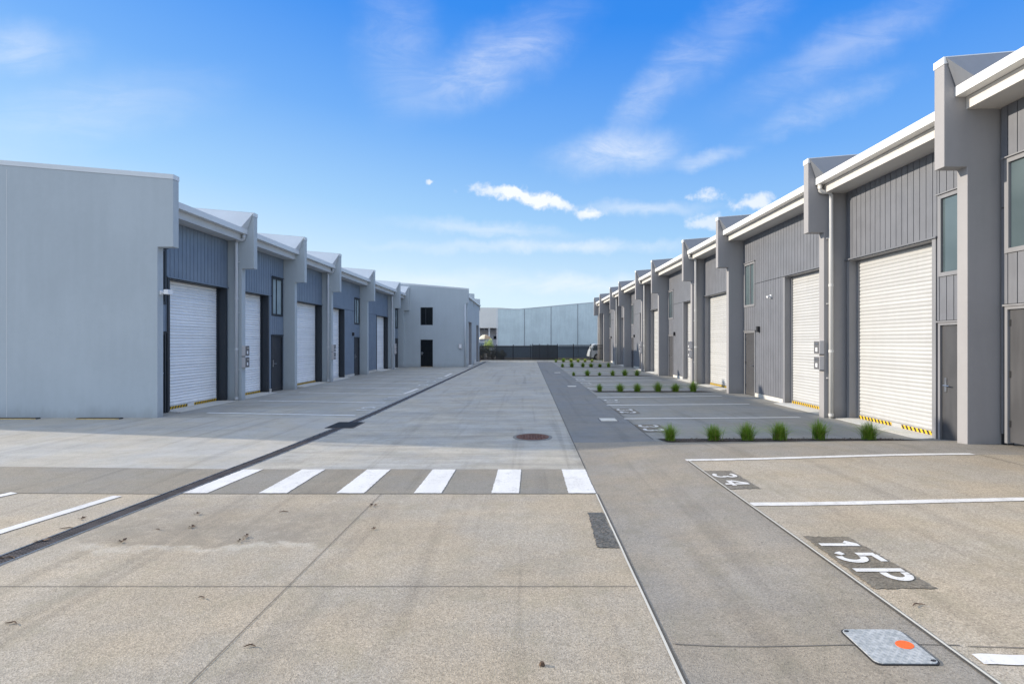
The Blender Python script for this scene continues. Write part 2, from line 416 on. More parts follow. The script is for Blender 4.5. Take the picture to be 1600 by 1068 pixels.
# -- painted markings
def line_px(p, q, w, name, mat, label, group, cat='marking'):
    a = Vector(at(*p)); b_ = Vector(at(*q)); d = (b_-a); n = Vector((-d.y, d.x)).normalized()*w/2
    o = surf(name, [a-n, b_-n, b_+n, a+n], mat, .006, .05, label, None, cat=cat, rag=.0035 if a.y < 9 else 0)
    o['group'] = group; return o
PW = M['paint']; PF = M['paint_worn']
def bayline(pl, pr, w, mat, where):
    line_px(pl, pr, w, 'bay_line', mat, where, 'painted lines between the parking bays', 'bay line')
bayline((1072,719), (1520,709.3), .10, PW, 'white bay line on the far side of the bay numbered 34, in the sun')
bayline((1174,788), (1625,779.5), .105, PW, 'white bay line between the bays marked 34 and 15 P')
bayline((1527,1030), (1800,1035), .085, PW, 'thick white bay line cut by the right edge, near the steel lid')
for (a, b_, s) in [((975.3,654),(1250,652),'first white bay line behind the nearest row of tussocks'),
                   ((948,633),(1171,631),'second white bay line behind the nearest row of tussocks'),
                   ((933,621),(1128,618.5),'third white bay line, in front of the second row of tussocks'),
                   ((916,601.2),(1063,600.6),'first bay line behind the second row of tussocks'),
                   ((899.4,595.4),(1034,594),'bright middle bay line behind the second row of tussocks'),
                   ((897,589.2),(1015,588.6),'bay line in front of the third row of tussocks'),
                   ((888,582),(985,581.5),'first bay line behind the third row of tussocks'),
                   ((880.6,578.4),(972,578),'second bay line behind the third row of tussocks')]:
    bayline(a, b_, .11, PW, s)
for (a, b_, s) in [((324,644.8),(555,649),'faded bay line nearest the first left-hand shutter'),
                   ((405,626),(602,629),'faded bay line beside the second left-hand shutter'),
                   ((467,613),(628,616),'faded bay line level with the third left-hand pier'),
                   ((504.7,605),(640.6,607),'fourth faded bay line along the left-hand row'),
                   ((540.6,597.8),(653,598.7),'fifth faded bay line along the left-hand row'),
                   ((565.6,592),(672,593.2),'sixth faded bay line along the left-hand row'),
                   ((587.5,587.5),(681,588.5),'seventh faded bay line along the left-hand row'),
                   ((603,582.3),(694,582.8),'eighth faded bay line along the left-hand row'),
                   ((618,579.2),(700,579.4),'last faded bay line before the end building')]:
    bayline(a, b_, .10, PF, s)
bayline((-100,861.7), (183,775), .12, PW, 'long white line slanting from the left edge towards the drain')
bayline((-60,788), (22,769.8), .12, PW, 'short stub of white line at the left edge above the long one')
line_px((631,615.2), (653,607.2), .12, 'bay_end_line', PW, 'bright white dash along the drain beside bay 11', 'white dashes beside the drain', 'dash line')
line_px((695,588), (706,583.2), .12, 'bay_end_line', PW, 'small white dash along the drain before the end building', 'white dashes beside the drain', 'dash line')
# crosswalk
nm = ['leftmost crossing stripe, touching the drain', 'second crossing stripe from the drain', 'third crossing stripe from the drain',
      'fourth crossing stripe from the drain', 'fifth crossing stripe from the drain', 'rightmost crossing stripe, touching the side strip']
for k in range(6):
    x0 = -3.965+k*.892; w = .32
    if k == 0: q = [(x0+.02,BY0+.015),(x0+.30,BY0+.015),(x0+.38,BY1-.03),(x0+.11,BY1-.03)]
    else: q = [(x0,BY0+.015),(x0+w,BY0+.015),(x0+w+.015,BY1-.03),(x0+.02,BY1-.03)]
    if k == 5: q = [(.49,BY0+.015),(.806,BY0+.015),(.81,BY1-.03),(.49,BY1-.03)]
    o = surf('crosswalk_stripe', q, PW, .005, .04, 'white ' + nm[k], None, cat='crossing stripe', rag=.004); o['group'] = 'stripes of the pedestrian crossing'

# -- stencilled numbers: strokes in a 0..1 box (x right, y up)
def arc(cx, cy, rx, ry, a0, a1, n=9):
    return [(cx+rx*math.cos(math.radians(a0+(a1-a0)*i/n)), cy+ry*math.sin(math.radians(a0+(a1-a0)*i/n))) for i in range(n+1)]
G = {'1': [[(.52,.02),(.52,.97)], [(.22,.72),(.50,.92)]],
     '5': [[(.80,.92),(.24,.92)], [(.20,.97),(.20,.55)], arc(.45,.34,.34,.26,100,-100), arc(.42,.34,.34,.26,-125,-165)],
     'P': [[(.2,.0),(.2,1.0)], arc(.50,.72,.30,.21,88,-88)+[(.36,.51)], [(.36,.93),(.50,.93)]],
     '3': [arc(.45,.72,.32,.21,155,-65), arc(.45,.28,.34,.22,65,-155)],
     '4': [[(.66,.0),(.66,.30)], [(.66,.42),(.66,.97)], [(.60,.95),(.14,.40)], [(.10,.30),(.92,.30)]],
     '2': [arc(.48,.68,.33,.24,160,-30), [(.72,.5),(.2,.14)], [(.12,.08),(.88,.08)]],
     '0': [arc(.5,.5,.33,.43,80,-80), arc(.5,.5,.33,.43,100,260)],
     '9': [arc(.48,.68,.31,.25,0,360,14), [(.79,.66),(.74,.3),(.35,.04)]],
     '8': [arc(.5,.74,.27,.19,0,360,12), arc(.5,.27,.33,.22,0,360,12)],
     '7': [[(.12,.92),(.85,.92)], [(.82,.86),(.38,.02)]],
     '6': [arc(.5,.30,.31,.25,0,360,14), [(.2,.34),(.3,.7),(.66,.96)]]}
def number(text, mp, th, mat, label, patchq=None, cellw=None, parts=None, group='stencilled bay numbers'):
    """mp(u, v) maps reading direction u (0..1) and glyph-up v (0..1) to the ground"""
    c = mp(.5,.5); root = empty('bay_number', (c[0], c[1], ground_z(*c)))
    tag(root, label, 'bay number', group)
    if patchq: surf('stencil_background', patchq, M['wet'], .005, .022, parent=root, rag=.011)
    for ch, (u0, u1) in zip(text, cellw):
        mb = MB()
        for stroke in G[ch]:
            P = [Vector(mp(u0+(u1-u0)*x, y)) for x, y in stroke]
            for i, p in enumerate(P):
                d = (P[min(i+1, len(P)-1)]-P[max(0, i-1)]); n = Vector((-d.y, d.x)).normalized()*th/2
                for s in (-1, 1):
                    q = p+n*s; mb.v.append((q.x, q.y, ground_z(q.x, q.y)+.010))
            bse = len(mb.v)-2*len(P)
            for i in range(len(P)-1): mb.f.append([bse+2*i, bse+2*i+1, bse+2*i+3, bse+2*i+2]); mb.m.append(0)
        # strokes of one figure overlap at corners: lift every stroke a hair
        mb.build('figure', mat, root, recalc=False)
    return root
def quadmap(q):   # q: tl, tr, br, bl (px); u runs top->bottom (towards the camera), v left->right
    a, b_, c, d = [Vector(at(*p)) for p in q]
    return (lambda u, v: tuple(a.lerp(b_, v).lerp(d.lerp(c, v), u))), [d, c, b_, a]
mp, q = quadmap([(1256,838.2),(1325,838.6),(1463,919),(1366,919.5)])
number('15P', lambda u, v: mp(u, .07+.87*v), .052, PW, 'white stencilled 15 P on a dark patch by the joint', q, [(.08,.32),(.36,.60),(.66,.92)])
mp, q = quadmap([(1098,735.4),(1142,735.4),(1188,763.2),(1138,764.2)])
number('34', lambda u, v: mp(u, .12+.78*v), .05, PW, 'white stencilled 34 on a dark patch, second nearest marking', q, [(.18,.46),(.56,.88)])
for t, y, s in [('33',10.2,'stencilled 33 behind the nearest tussocks'), ('32',12.7,'stencilled 32 beyond the 33'), ('31',14.8,'stencilled 31, small and pale, beyond the 32'),
                ('30',18.8,'stencilled 30 behind the second tussock row'), ('29',21.2,'stencilled 29 beyond the second tussock row'), ('28',23.4,'stencilled 28 before the third tussock row')]:
    number(t, (lambda yy: (lambda u, v: (2.33+.40*v, yy+.42-.84*u)))(y), .07, PW, 'white '+s, [(2.28,y-.45),(2.80,y-.45),(2.80,y+.45),(2.28,y+.45)] if y < 13 else None, [(.04,.44),(.54,.96)])
for t, y, s in [('10',13.1,'faded stencilled 10 beside the drain'), ('11',15.6,'faded stencilled 11 beyond the 10 at the drain'),
                ('12',20.2,'faded stencilled 12 past the white dash'), ('13',22.0,'faded stencilled 13 between far left bay lines'), ('14',24.2,'faded stencilled 14, farthest left of the drain')]:
    number(t, (lambda yy: (lambda u, v: (-3.95-.38*v, yy-.42+.84*u)))(y), .075, PF, 'white '+s, None, [(.04,.44),(.54,.96)])

# -- lids, patches, manhole
o = surf('asphalt_patch', [at(933,855.6), at(967.5,855.6), at(942,801), at(918.7,801)], M['patch'], .005, .03, 'dark rectangular asphalt patch beside the joint', None, cat='patch', rag=.008)
def lid_plate():
    c = [Vector(at(*p)) for p in [(1312.5,984.8),(1404,985.2),(1471,1038.8),(1370,1038.4)]]
    ctr = sum(c, Vector((0,0)))/4; z = ground_z(ctr.x, ctr.y)
    root = empty('utility_lid', (ctr.x, ctr.y, z)); tag(root, 'galvanised chequer-plate lid with an orange spot', 'access lid')
    gx = (ground_z(ctr.x+.1, ctr.y)-ground_z(ctr.x-.1, ctr.y))/.2; gy = (ground_z(ctr.x, ctr.y+.1)-ground_z(ctr.x, ctr.y-.1))/.2
    def lay(mb):      # follow the fall of the paving
        mb.v = [(x, y, zz+gx*(x-ctr.x)+gy*(y-ctr.y)) for x, y, zz in mb.v]; return mb
    def ring(k, zz, r=.03):
        out = []
        for i in range(4):
            p, a, b_ = c[i], c[i-1], c[(i+1) % 4]
            d1 = (a-p).normalized(); d2 = (b_-p).normalized(); p0 = ctr+(p-ctr)*k
            for t in (0, .35, .7, 1): 
                q = p0+d1*r*(1-t)**1.6+d2*r*t**1.6; out.append((q.x, q.y))
        return out
    lay(MB().prism(ring(1.035, 0), 'z', z-.02, z+.006)).build('lid_frame', M['black'], root)
    lay(MB().prism(ring(1.0, 0), 'z', z, z+.010)).build('lid_plate', M['plate'], root, bevel=.002)
    o = Vector(at(1413.3,1009.5))
    lay(MB().prism([(o.x+.044*math.cos(t*.2618), o.y+.038*math.sin(t*.2618)) for t in range(24)], 'z', z+.0102, z+.0115)).build('orange_spot', M['orange'], root)
    for i in (0, 2):
        p = ctr+(c[i]-ctr)*.86
        lay(MB().prism([(p.x+.014*math.cos(t*.5236), p.y+.009*math.sin(t*.5236)) for t in range(12)], 'z', z+.0102, z+.011)).build('lifting_hole', M['black'], root)
lid_plate()
def manhole():
    x, y = .125, 9.25
    root = empty('manhole_cover', (x,y,0)); tag(root, 'round rusty manhole cover in the shaded lane', 'manhole cover')
    n = 40; C = lambda r: [(x+r*math.cos(2*math.pi*k/n), y+r*math.sin(2*math.pi*k/n)) for k in range(n)]
    MB().prism(C(.36), 'z', -.03, .006).build('surround', M['strip_far'], root)
    mb = MB().prism(C(.30), 'z', -.02, .012)
    mb.build('cover_plate', M['rust'], root)
    mb = MB()
    for i in range(-5, 6):
        for j in range(-5, 6):
            if i*i+j*j < 25: mb.box(x+i*.052-.016, x+i*.052+.016, y+j*.052-.016, y+j*.052+.016, .0122, .018)
    mb.build('tread_pattern', M['rust'], root)
manhole()
for (y, x0, x1, t) in [(11.3,1.66,2.02,'pale square lid in the side strip, nearest of three'),(19.8,1.64,1.98,'pale square lid in the side strip, middle of three'),(28.6,1.62,1.96,'pale square lid in the side strip, farthest of three')]:
    root = empty('service_lid', ((x0+x1)/2,y,0)); tag(root, t, 'service lid', 'pale service lids in the strip')
    MB().box(x0-.02, x1+.02, y-.22, y+.22, -.02, .005).build('lid_frame', M['iron'], root)
    MB().box(x0, x1, y-.2, y+.2, -.01, .010).build('lid_plate', M['kerb'], root, bevel=.003)
# trench drain
def drain():
    root = empty('trench_drain', (drain_x(4),4,0)); tag(root, 'long dark slotted drain running down the lane', 'drain')
    mb = MB(); ys = [-1,1.5,4,6.65,9.3,12,17,24,32,44.1]
    for y0, y1 in zip(ys, ys[1:]):
        mb.add([(drain_x(y0)-Dw,y0,-.04),(drain_x(y0)+Dw,y0,-.04),(drain_x(y1)+Dw,y1,-.04),(drain_x(y1)-Dw,y1,-.04)], [(0,1,2,3)])
    mb.build('channel', M['channel'], root, recalc=False)
    mb = MB()
    for y0, y1 in zip(ys, ys[1:]):
        for s in (-1, 1):
            a, b_ = drain_x(y0)+s*(Dw-.008), drain_x(y1)+s*(Dw-.008)
            v = [(a-.010,y0,-.04),(a+.010,y0,-.04),(a+.010,y0,.006),(a-.010,y0,.006),(b_-.010,y1,-.04),(b_+.010,y1,-.04),(b_+.010,y1,.006),(b_-.010,y1,.006)]
            mb.add(v, [(0,1,2,3),(7,6,5,4),(0,4,5,1),(1,5,6,2),(2,6,7,3),(3,7,4,0)])
    mb.build('edge_frame', M['steel'], root)
    mb = MB(); y = 1.0
    while y < 44:
        st = .026 if y < 12 else (.05 if y < 25 else .12)
        x = drain_x(y); mb.box(x-.082, x+.082, y, y+st*.52, -.02, .002); y += st
    for k in (-.045, 0, .045):
        for y0, y1 in zip(ys, ys[1:]):
            a, b_ = drain_x(y0)+k, drain_x(y1)+k
            mb.add([(a-.004,y0,.001),(a+.004,y0,.001),(b_+.004,y1,.001),(b_-.004,y1,.001)], [(0,1,2,3)])
    mb.build('grate', M['iron'], root, recalc=False)
    r = empty('drain_sump', (-3.74,10.55,0)); tag(r, 'square dark grated sump set into the trench drain', 'drain sump')
    MB().box(-4.06, -3.48, 10.2, 10.95, -.06, .008).build('sump_frame', M['iron'], r)
    mb = MB()
    for k in range(13): mb.box(-4.02, -3.52, 10.235+k*.054, 10.235+k*.054+.026, .0085, .018)
    mb.build('sump_grate', M['black'], r)
drain()

# ------------------------------------------------------------------ units
class Side:
    pass
R = Side(); R.s = 1; R.col, R.blade, R.wall, R.roll, R.gut = 6.84, 6.48, 7.33, 7.54, 6.64
R.top, R.bot, R.g, R.head, R.win, R.door = 5.95, 4.25, 5.48, 3.57, (2.93,4.29), 2.08
R.back = 19.; R.m = dict(wall='wallR', cap='capR', beam='beam', flash='flashR', clad='cladR', frame='frameR', door='doorR', pipe='pipeR', shut='shut')
L = Side(); L.s = -1; L.col, L.blade, L.wall, L.roll, L.gut = 8.45, 8.09, 8.85, 9.10, 8.28
L.top, L.bot, L.g, L.head, L.win, L.door = 5.58, 3.92, 5.08, 3.31, (2.70,3.98), 1.96
L.back = 19.2; L.m = dict(wall='wallL', cap='capL', beam='beamL', flash='flashL', clad='cladL', frame='frameL', door='doorL', pipe='pipeL', shut='shutL')
SL = .083; TH = .19
def bx(mb, S, u0, u1, y0, y1, z0, z1, mi=0): return mb.box(S.s*u0, S.s*u1, y0, y1, z0, z1, mi)
def cells(y0, y1, z0, z1, openings):
    """rectangles of [y0,y1]x[z0,z1] outside the openings (ya, yb, za, zb)"""
    ys = sorted({y0, y1, *[min(max(o[k], y0), y1) for o in openings for k in (0,1)]})
    out = []
    for a, b_ in zip(ys, ys[1:]):
        if b_-a < 1e-4: continue
        c = (a+b_)/2; segs = [(z0, z1)]
        for o in openings:
            if o[0] < c < o[1]:
                ns = []
                for s0, s1 in segs:
                    if o[2] > s0: ns.append((s0, min(s1, o[2])))
                    if o[3] < s1: ns.append((max(s0, o[3]), s1))
                segs = [t for t in ns if t[1]-t[0] > 1e-3]
        out += [(a, b_, s0, s1) for s0, s1 in segs]
    return out
def party_wall(S, root, y, dz, name='party_wall'):
    z = dz; t = S.top+dz
    poly = [(S.col,-.05),(S.col,S.bot+dz),(S.blade,S.bot+dz),(S.blade,t-.11),(S.back,t-.11+SL*(S.back-S.blade)),(S.back,-.05)]
    w = MB().prism([(S.s*u, zz) for u, zz in poly], 'y', y, y+TH).build(name, M[S.m['wall']], root, bevel=.008)
    cap = [(S.blade-.008,t-.11),(S.blade-.008,t),(S.back+.01,t+SL*(S.back-S.blade)),(S.back+.01,t-.11+SL*(S.back-S.blade))]
    MB().prism([(S.s*u, zz) for u, zz in cap], 'y', y-.008, y+TH+.008).build('parapet_capping', M[S.m['cap']], w)
    return w
def lever(S, d, y, z, root, sgn):
    mb = MB(); u = S.wall+.028
    bx(mb, S, u-.015, u, y-.022, y+.022, z-.11, z+.13)
    mb.tube([(S.s*(u-.01),y,z), (S.s*(u-.055),y,z)], .011, 8)
    mb.tube([(S.s*(u-.055),y,z), (S.s*(u-.06),y+sgn*.13,z-.003)], .010, 8)
    mb.build('handle', M['steel'], d)
def shutter(S, root, y0, y1, z0, head, hazard, near):
    u = S.roll; pr = []; n = int((head-z0-.10)/.077); h = (head-z0-.10)/n
    for k in range(n):
        for t, d in ((0,.0),(.10,.010),(.3,.017),(.5,.020),(.7,.017),(.9,.010)): pr.append((-d, z0+.10+(k+t)*h))
    pr.append((0, head))
    v = []; f = []
    for (d, z) in pr: v += [(S.s*(u+d), y0+.03, z), (S.s*(u+d), y1-.03, z)]
    for i in range(len(pr)-1): f.append((2*i, 2*i+1, 2*i+3, 2*i+2))
    mb = MB().add(v, f); bx(mb, S, u+.02, u+.03, y0, y1, z0, head)
    d = mb.build('roller_door', M[S.m['shut']], root, recalc=False)
    mb = MB(); bx(mb, S, u-.03, u+.02, y0+.03, y1-.03, z0+.012, z0+.10); mb.build('bottom_rail', M[S.m['shut']], d)
    for yy in (y0, y1-.05):
        mb = MB(); bx(mb, S, u-.045, u+.019, yy, yy+.05, z0, head); mb.build('guide_track', M[S.m['frame']], d)
    if hazard:
        w = (y1-y0); segs = [(y0+.06, y0+.06+w*.40), (y1-.06-w*.43, y1-.06)] if hazard == 2 else [(y0+.05+w*.12, y1-.06)]
        for a, b_ in segs:
            mb = MB(); bx(mb, S, u-.036, u-.031, a, b_, z0+.018, z0+.092)
            yy = a
            while yy < b_-.05:
                e = min(yy+.05, b_); q = min(.05, b_-e)
                x0, x1 = S.s*(u-.0385), S.s*(u-.0362)
                mb.prism([(yy,z0+.018),(e,z0+.018),(min(e+.045,b_),z0+.092),(yy+.045 if yy+.045 < b_ else b_-.001,z0+.092)], 'x', min(x0,x1), max(x0,x1), 1)
                yy += .105
            mb.build('hazard_strip', [M['yellow'], M['black']], d)
    return d
def letter_boxes(S, root, y, dz):
    for z0 in ((1.46, 1.10) if S is R else (1.32, .98)):
        zz = z0+dz; mb = MB(); bx(mb, S, S.col-.11, S.col-.002, y-.015, y+TH+.015, zz, zz+.31)
        b_ = mb.build('letter_box', M['boxgrey'], root, bevel=.006)
        mb = MB(); u = S.col-.112
        bx(mb, S, u-.004, u, y-.005, y+TH+.005, zz+.012, zz+.298); mb.build('face_plate', M['boxface'], b_)
        mb = MB(); bx(mb, S, u-.0065, u-.0045, y+.06, y+.13, zz+.06, zz+.15); mb.build('number_label', M['label'], b_)
        mb = MB(); bx(mb, S, u-.012, u-.0045, y+.02, y+.17, zz+.22, zz+.25); mb.build('slot_flap', M['steel'], b_)
        mb = MB(); bx(mb, S, S.col-.12, S.col-.002, y-.025, y-.0155, zz-.008, zz+.0); mb.build('mounting_lip', M['boxface'], b_)
def unit(S, y0, y1, kind, label, dz=0.0, hazard=0, rollw=2.15, near=False, extras=(), end_wall=False, name='warehouse_unit', door=True):
    """y0: start of the bay, y1: camera-facing face of its far party wall. kind N: shutter far, door near; W: shutter near, door far"""
    root = empty(name, (S.s*S.wall, y0, dz)); grp = 'units of the right-hand row' if S is R else 'units of the left-hand row'
    tag(root, label, 'warehouse unit', grp)
    mat = S.m; z = dz
    party_wall(S, root, y1, dz)
    if end_wall:
        ew = party_wall(S, root, y0-TH, dz, 'end_wall')
        MB().box(-11.915, -11.90, y0-TH-.003, y0-TH+.01, .02, 5.70).build('panel_joint', M['beamL'], ew)
    g = S.g+dz; beamz = g-.34
    # roof and rear wall
    poly = [(S.gut+.12,g-.06),(S.gut+.12,g-.02),(S.back,g-.02+SL*(S.back-S.gut)),(S.back,g-.06+SL*(S.back-S.gut))]
    MB().prism([(S.s*u, zz) for u, zz in poly], 'y', y0+.003, y1-.003).build('roof', M['roof'], root)
    mb = MB(); bx(mb, S, S.back-.15, S.back-.005, y0+.002, y1-.002, -.05, g+SL*(S.back-S.gut)-.07); mb.build('rear_wall', M[mat['wall']], root)
    # gutter: a quad section with lips
    u = S.gut; sec = [(u,g),(u+.012,g),(u+.012,g-.135),(u+.16,g-.135),(u+.16,g-.01),(u+.172,g-.01),(u+.172,g-.15),(u,g-.15)]
    MB().prism([(S.s*a, b_) for a, b_ in sec], 'y', y0+.004, y1-.004).build('gutter', M[mat['cap']], root)
    mb = MB(); bx(mb, S, S.col-.02, S.col+.12, y0+.002, y1-.002, beamz, g-.153); mb.build('fascia_beam', M[mat['beam']], root)
    mb = MB(); bx(mb, S, S.col+.12, S.wall+.1, y0+.002, y1-.002, beamz+.006, beamz+.03); mb.build('soffit', M[mat['beam']], root)
    # sloping flashing behind the blade
    A = (S.blade+.02,y1-.009,S.top+dz-.10); B = (S.gut,y1-.34,g+.002); B2 = (S.gut,y1-.009,g+.002)
    d = S.back-.2-S.gut
    C = (S.back-.2,y1-.34,g+.002+SL*d); D = (S.back-.2,y1-.009,S.top+dz-.012+SL*(S.back-.2-S.blade)); C2 = (S.back-.2,y1-.009,g+.002+SL*d)
    A = (A[0], A[1], S.top+dz-.012)
    MB().add([(S.s*p[0], p[1], p[2]) for p in (A,B,B2,C,C2,D)], [(0,1,3,5),(0,2,1),(1,2,4,3),(0,5,4,2),(5,3,4)]).build('parapet_flashing', M[mat['flash']], root)
    # openings
    if kind == 'N':
        ro = (y1-.16-rollw, y1-.16); dd = (y0+.22, y0+1.03)
        if dd[1] > ro[0]-.12: dd = (max(y0+.08, ro[0]-.93), ro[0]-.13)
    else:
        ro = (y0+.10, y0+.10+rollw); dd = (y1-.90, y1-.10)
        if dd[0] < ro[1]+.12: dd = (ro[1]+.14, y1-.06)
    head = S.head+dz; wz = (S.win[0]+dz, S.win[1]+dz); dh = S.door+dz
    ops = [(ro[0], ro[1], -1, head)]
    if door: ops += [(dd[0], dd[1], -1, dh), (dd[0]+.04, dd[1]-.04, wz[0], wz[1])]
    mb = MB()
    bops = [(ro[0]-.04, ro[1]+.04, -1, head+.02)]+ops[1:]
    for a, b_, s0, s1 in cells(y0, y1, z-.05, beamz, bops): bx(mb, S, S.wall+.036, S.wall+.14, a, b_, s0, s1)
    mb.build('wall_backing', M['back'] if S is R else M['frameL'], root)
    mb = MB(); pitch = .150; y = y0+.045
    plinth = z+.13
    while y < y1-.05:
        ye = min(y+pitch-.013, y1-.035)
        for lo, hi in ((plinth, head+.02), (head+.035, beamz-.0)):
            # board clipped by openings (with margins for the trims)
            ex = [(ro[0]-.09, ro[1]+.09, -1, head+.03)]
            if door: ex += [(dd[0]-.03, dd[1]+.03, -1, dh+.04), (dd[0]-.0, dd[1]+.0, wz[0]-.045, wz[1]+.045)]
            for a, b_, s0, s1 in cells(y, ye, lo, hi, ex):
                if b_-a > .012: bx(mb, S, S.wall, S.wall+.034, a, b_, s0, s1)
        y += pitch
    mb.build('cladding', M[mat['clad']], root)
    # plinth
    ex = [(ro[0]-.09, ro[1]+.09, -1, 9)]+([(dd[0]-.03, dd[1]+.03, -1, 9)] if door else [])
    for a, b_, s0, s1 in cells(y0+.04, y1-.03, z-.02, plinth-.012, ex):
        if b_-a > .05: mb = MB(); bx(mb, S, S.wall-.02, S.wall+.033, a, b_, s0, s1); mb.build('plinth', M['kerb'], root)
    # shutter surround: reveals and head flashing
    mb = MB()
    bx(mb, S, S.wall-.012, S.roll+.03, ro[1], ro[1]+.085, z-.02, head+.02)
    bx(mb, S, S.wall-.012, S.roll+.03, ro[0]-.085, ro[0], z-.02, head+.02)
    bx(mb, S, S.wall+.002, S.roll+.03, ro[0], ro[1], head+.001, head+.05)
    fr = mb.build('door_surround', M[mat['frame']], root)
    mb = MB(); bx(mb, S, S.wall-.045, S.wall+.001, ro[0]-.12, ro[1]+.12, head+.021, head+.05); mb.build('head_flashing', M[mat['clad']], root)
    shutter(S, root, ro[0], ro[1], z, head, hazard, near)
    mb = MB().prism([(S.s*(S.wall-.30), z-.03),(S.s*(S.wall-.30), z+.006),(S.s*(S.wall-.04), z+.022),(S.s*(S.roll+.05), z+.022),(S.s*(S.roll+.05), z-.03)], 'y', ro[0]-.05, ro[1]+.05)
    mb.build('door_sill', M['kerb'], root)
    if door:
        mb = MB(); u = S.wall
        for a, b_ in ((dd[0]-.0, dd[0]+.045), (dd[1]-.045, dd[1])): bx(mb, S, u-.01, u+.08, a, b_, z, dh)
        bx(mb, S, u-.01, u+.08, dd[0]+.045, dd[1]-.045, dh-.045, dh)
        bx(mb, S, u-.03, u+.0, dd[0]-.03, dd[1]+.03, dh+.003, dh+.03)
        mb.build('door_frame', M[mat['frame']], root)
        mb = MB(); bx(mb, S, u+.028, u+.07, dd[0]+.048, dd[1]-.048, z+.02, dh-.048)
        d = mb.build('door', M[mat['door']], root)
        hy = dd[1]-.13 if kind == 'N' else dd[0]+.13
        if S is L: hy = dd[0]+.16 if kind == 'W' else dd[1]-.12
        lever(S, d, hy, z+.98, root, -1 if hy > (dd[0]+dd[1])/2 else 1)
        hs = dd[0]+.055 if kind == 'N' else dd[1]-.055
        for hz in (.25, 1.0, dh-z-.3): mb = MB(); bx(mb, S, u+.018, u+.028, hs-.012, hs+.012, z+hz, z+hz+.10); mb.build('hinge', M['black'], d)
        w0, w1 = dd[0]+.04, dd[1]-.04
        mb = MB()
        for a, b_, s0, s1 in cells(w0-.035, w1+.035, wz[0]-.04, wz[1]+.04, [(w0+.03, w1-.03, wz[0]+.03, wz[1]-.03)]): bx(mb, S, u-.02, u+.05, a, b_, s0, s1)
        bx(mb, S, u-.05, u-.021, w0-.06, w1+.06, wz[1]+.041, wz[1]+.06)
        wn = mb.build('window', M[mat['frame']], root)
        mb = MB(); bx(mb, S, u+.02, u+.03, w0+.03, w1-.03, wz[0]+.03, wz[1]-.03); mb.build('pane', M['glass' if S is R else 'glassL'], wn)
        if abs(w1-w0) > .6:
            mb = MB(); c = w0+(w1-w0)*.45; bx(mb, S, u-.005, u+.019, c-.014, c+.014, wz[0]+.03, wz[1]-.03); mb.build('mullion', M[mat['frame']], wn)
    if 'pipe' in extras:
        py = y1-.065; uo = S.gut+.07; ud = S.col+.125; r = .047
        P = [(uo,g-.13),(uo,g-.24)]+[(uo+.08*(1-math.cos(t)), g-.24-.08*math.sin(t)) for t in (.4,.8,1.2,1.5)]
        P += [(ud-.07,g-.325)]+[(ud-.07+.07*math.sin(t), g-.325-.07*(1-math.cos(t))) for t in (.4,.8,1.2,1.5)]+[(ud,g-.5),(ud,z+.0)]
        p = MB().tube([(S.s*a, py, b_) for a, b_ in P], r, 14).build('downpipe', M[mat['pipe']], root, smooth=True)
        for zz in (.05, 1.5, 3.0): MB().tube([(S.s*ud,py,z+zz),(S.s*ud,py,z+zz+.06)], r+.007, 14).build('pipe_collar', M[mat['pipe']], p)
        for zz in (.9, 2.6, 4.1): mb = MB(); bx(mb, S, ud-.07, ud+.07, py+.03, py+.063, z+zz, z+zz+.03); mb.build('pipe_bracket', M[mat['pipe']], p)
    if 'boxes' in extras: letter_boxes(S, root, y1, dz)
    if 'light' in extras:
        yy = dd[0]-.28 if kind == 'W' else dd[1]+.1
        mb = MB(); bx(mb, S, S.wall-.09, S.wall-.001, yy-.05, yy+.05, 2.05, 2.23); mb.build('wall_light', M['black'], root, bevel=.01)
    if 'camera' in extras:
        yy = y0+3.3
        mb = MB(); bx(mb, S, S.wall-.03, S.wall-.001, yy-.05, yy+.05, 3.05, 3.15)
        mb.tube([(S.s*(S.wall-.03),yy,3.1),(S.s*(S.wall-.14),yy-.02,3.08)], .035, 10); mb.build('security_light', M['label'], root)
    if 'wallcam' in extras:
        yc = y0-.09; mb = MB(); bx(mb, S, S.col-.03, S.col-.002, yc-.04, yc+.04, 2.83, 2.93)
        mb.tube([(S.s*(S.col-.03),yc,2.88),(S.s*(S.col-.12),yc,2.88)], .02, 8); bx(mb, S, S.col-.20, S.col-.10, yc-.05, yc+.12, 2.84, 2.95)
        mb.build('security_camera', M['label'], root, bevel=.006)
    return root

# right-hand row
Yr = [7.83,11.6,17.05,20.8,26.0,29.8,35.2,38.9,44.35,48.0]
unit(R, 2.4, Yr[0], 'W', 'nearest right-hand unit, cut by the frame, raised a step above the others', .20, 2, 2.4, True)
unit(R, Yr[0]+TH, Yr[1], 'N', 'sunlit unit behind the nearest tussock row, with white shutter and two hazard strips', 0, 2, 2.33, True, ('pipe','boxes'))
unit(R, Yr[1]+TH, Yr[2], 'W', 'wide sunlit unit with ribbed wall and small white security light', 0, 1, 2.4, False, ('light','camera'))
unit(R, Yr[2]+TH, Yr[3], 'N', 'narrow unit on the right, beside the second tussock row', 0, 1, 2.33, False, ('pipe','boxes'))
unit(R, Yr[3]+TH, Yr[4], 'W', 'wide unit on the right between the second and third tussock rows', 0, 0, 2.4, False, ('light',))
unit(R, Yr[4]+TH, Yr[5], 'N', 'narrow unit on the right just past the third tussock row', 0, 0, 2.33, False, ('pipe','boxes'))
unit(R, Yr[5]+TH, Yr[6], 'W', 'wide unit on the right before the fourth tussock row', 0, 0, 2.4, False, ('light',))
unit(R, Yr[6]+TH, Yr[7], 'N', 'narrow unit on the right just past the fourth tussock row', 0, 0, 2.33, False, ('pipe',))
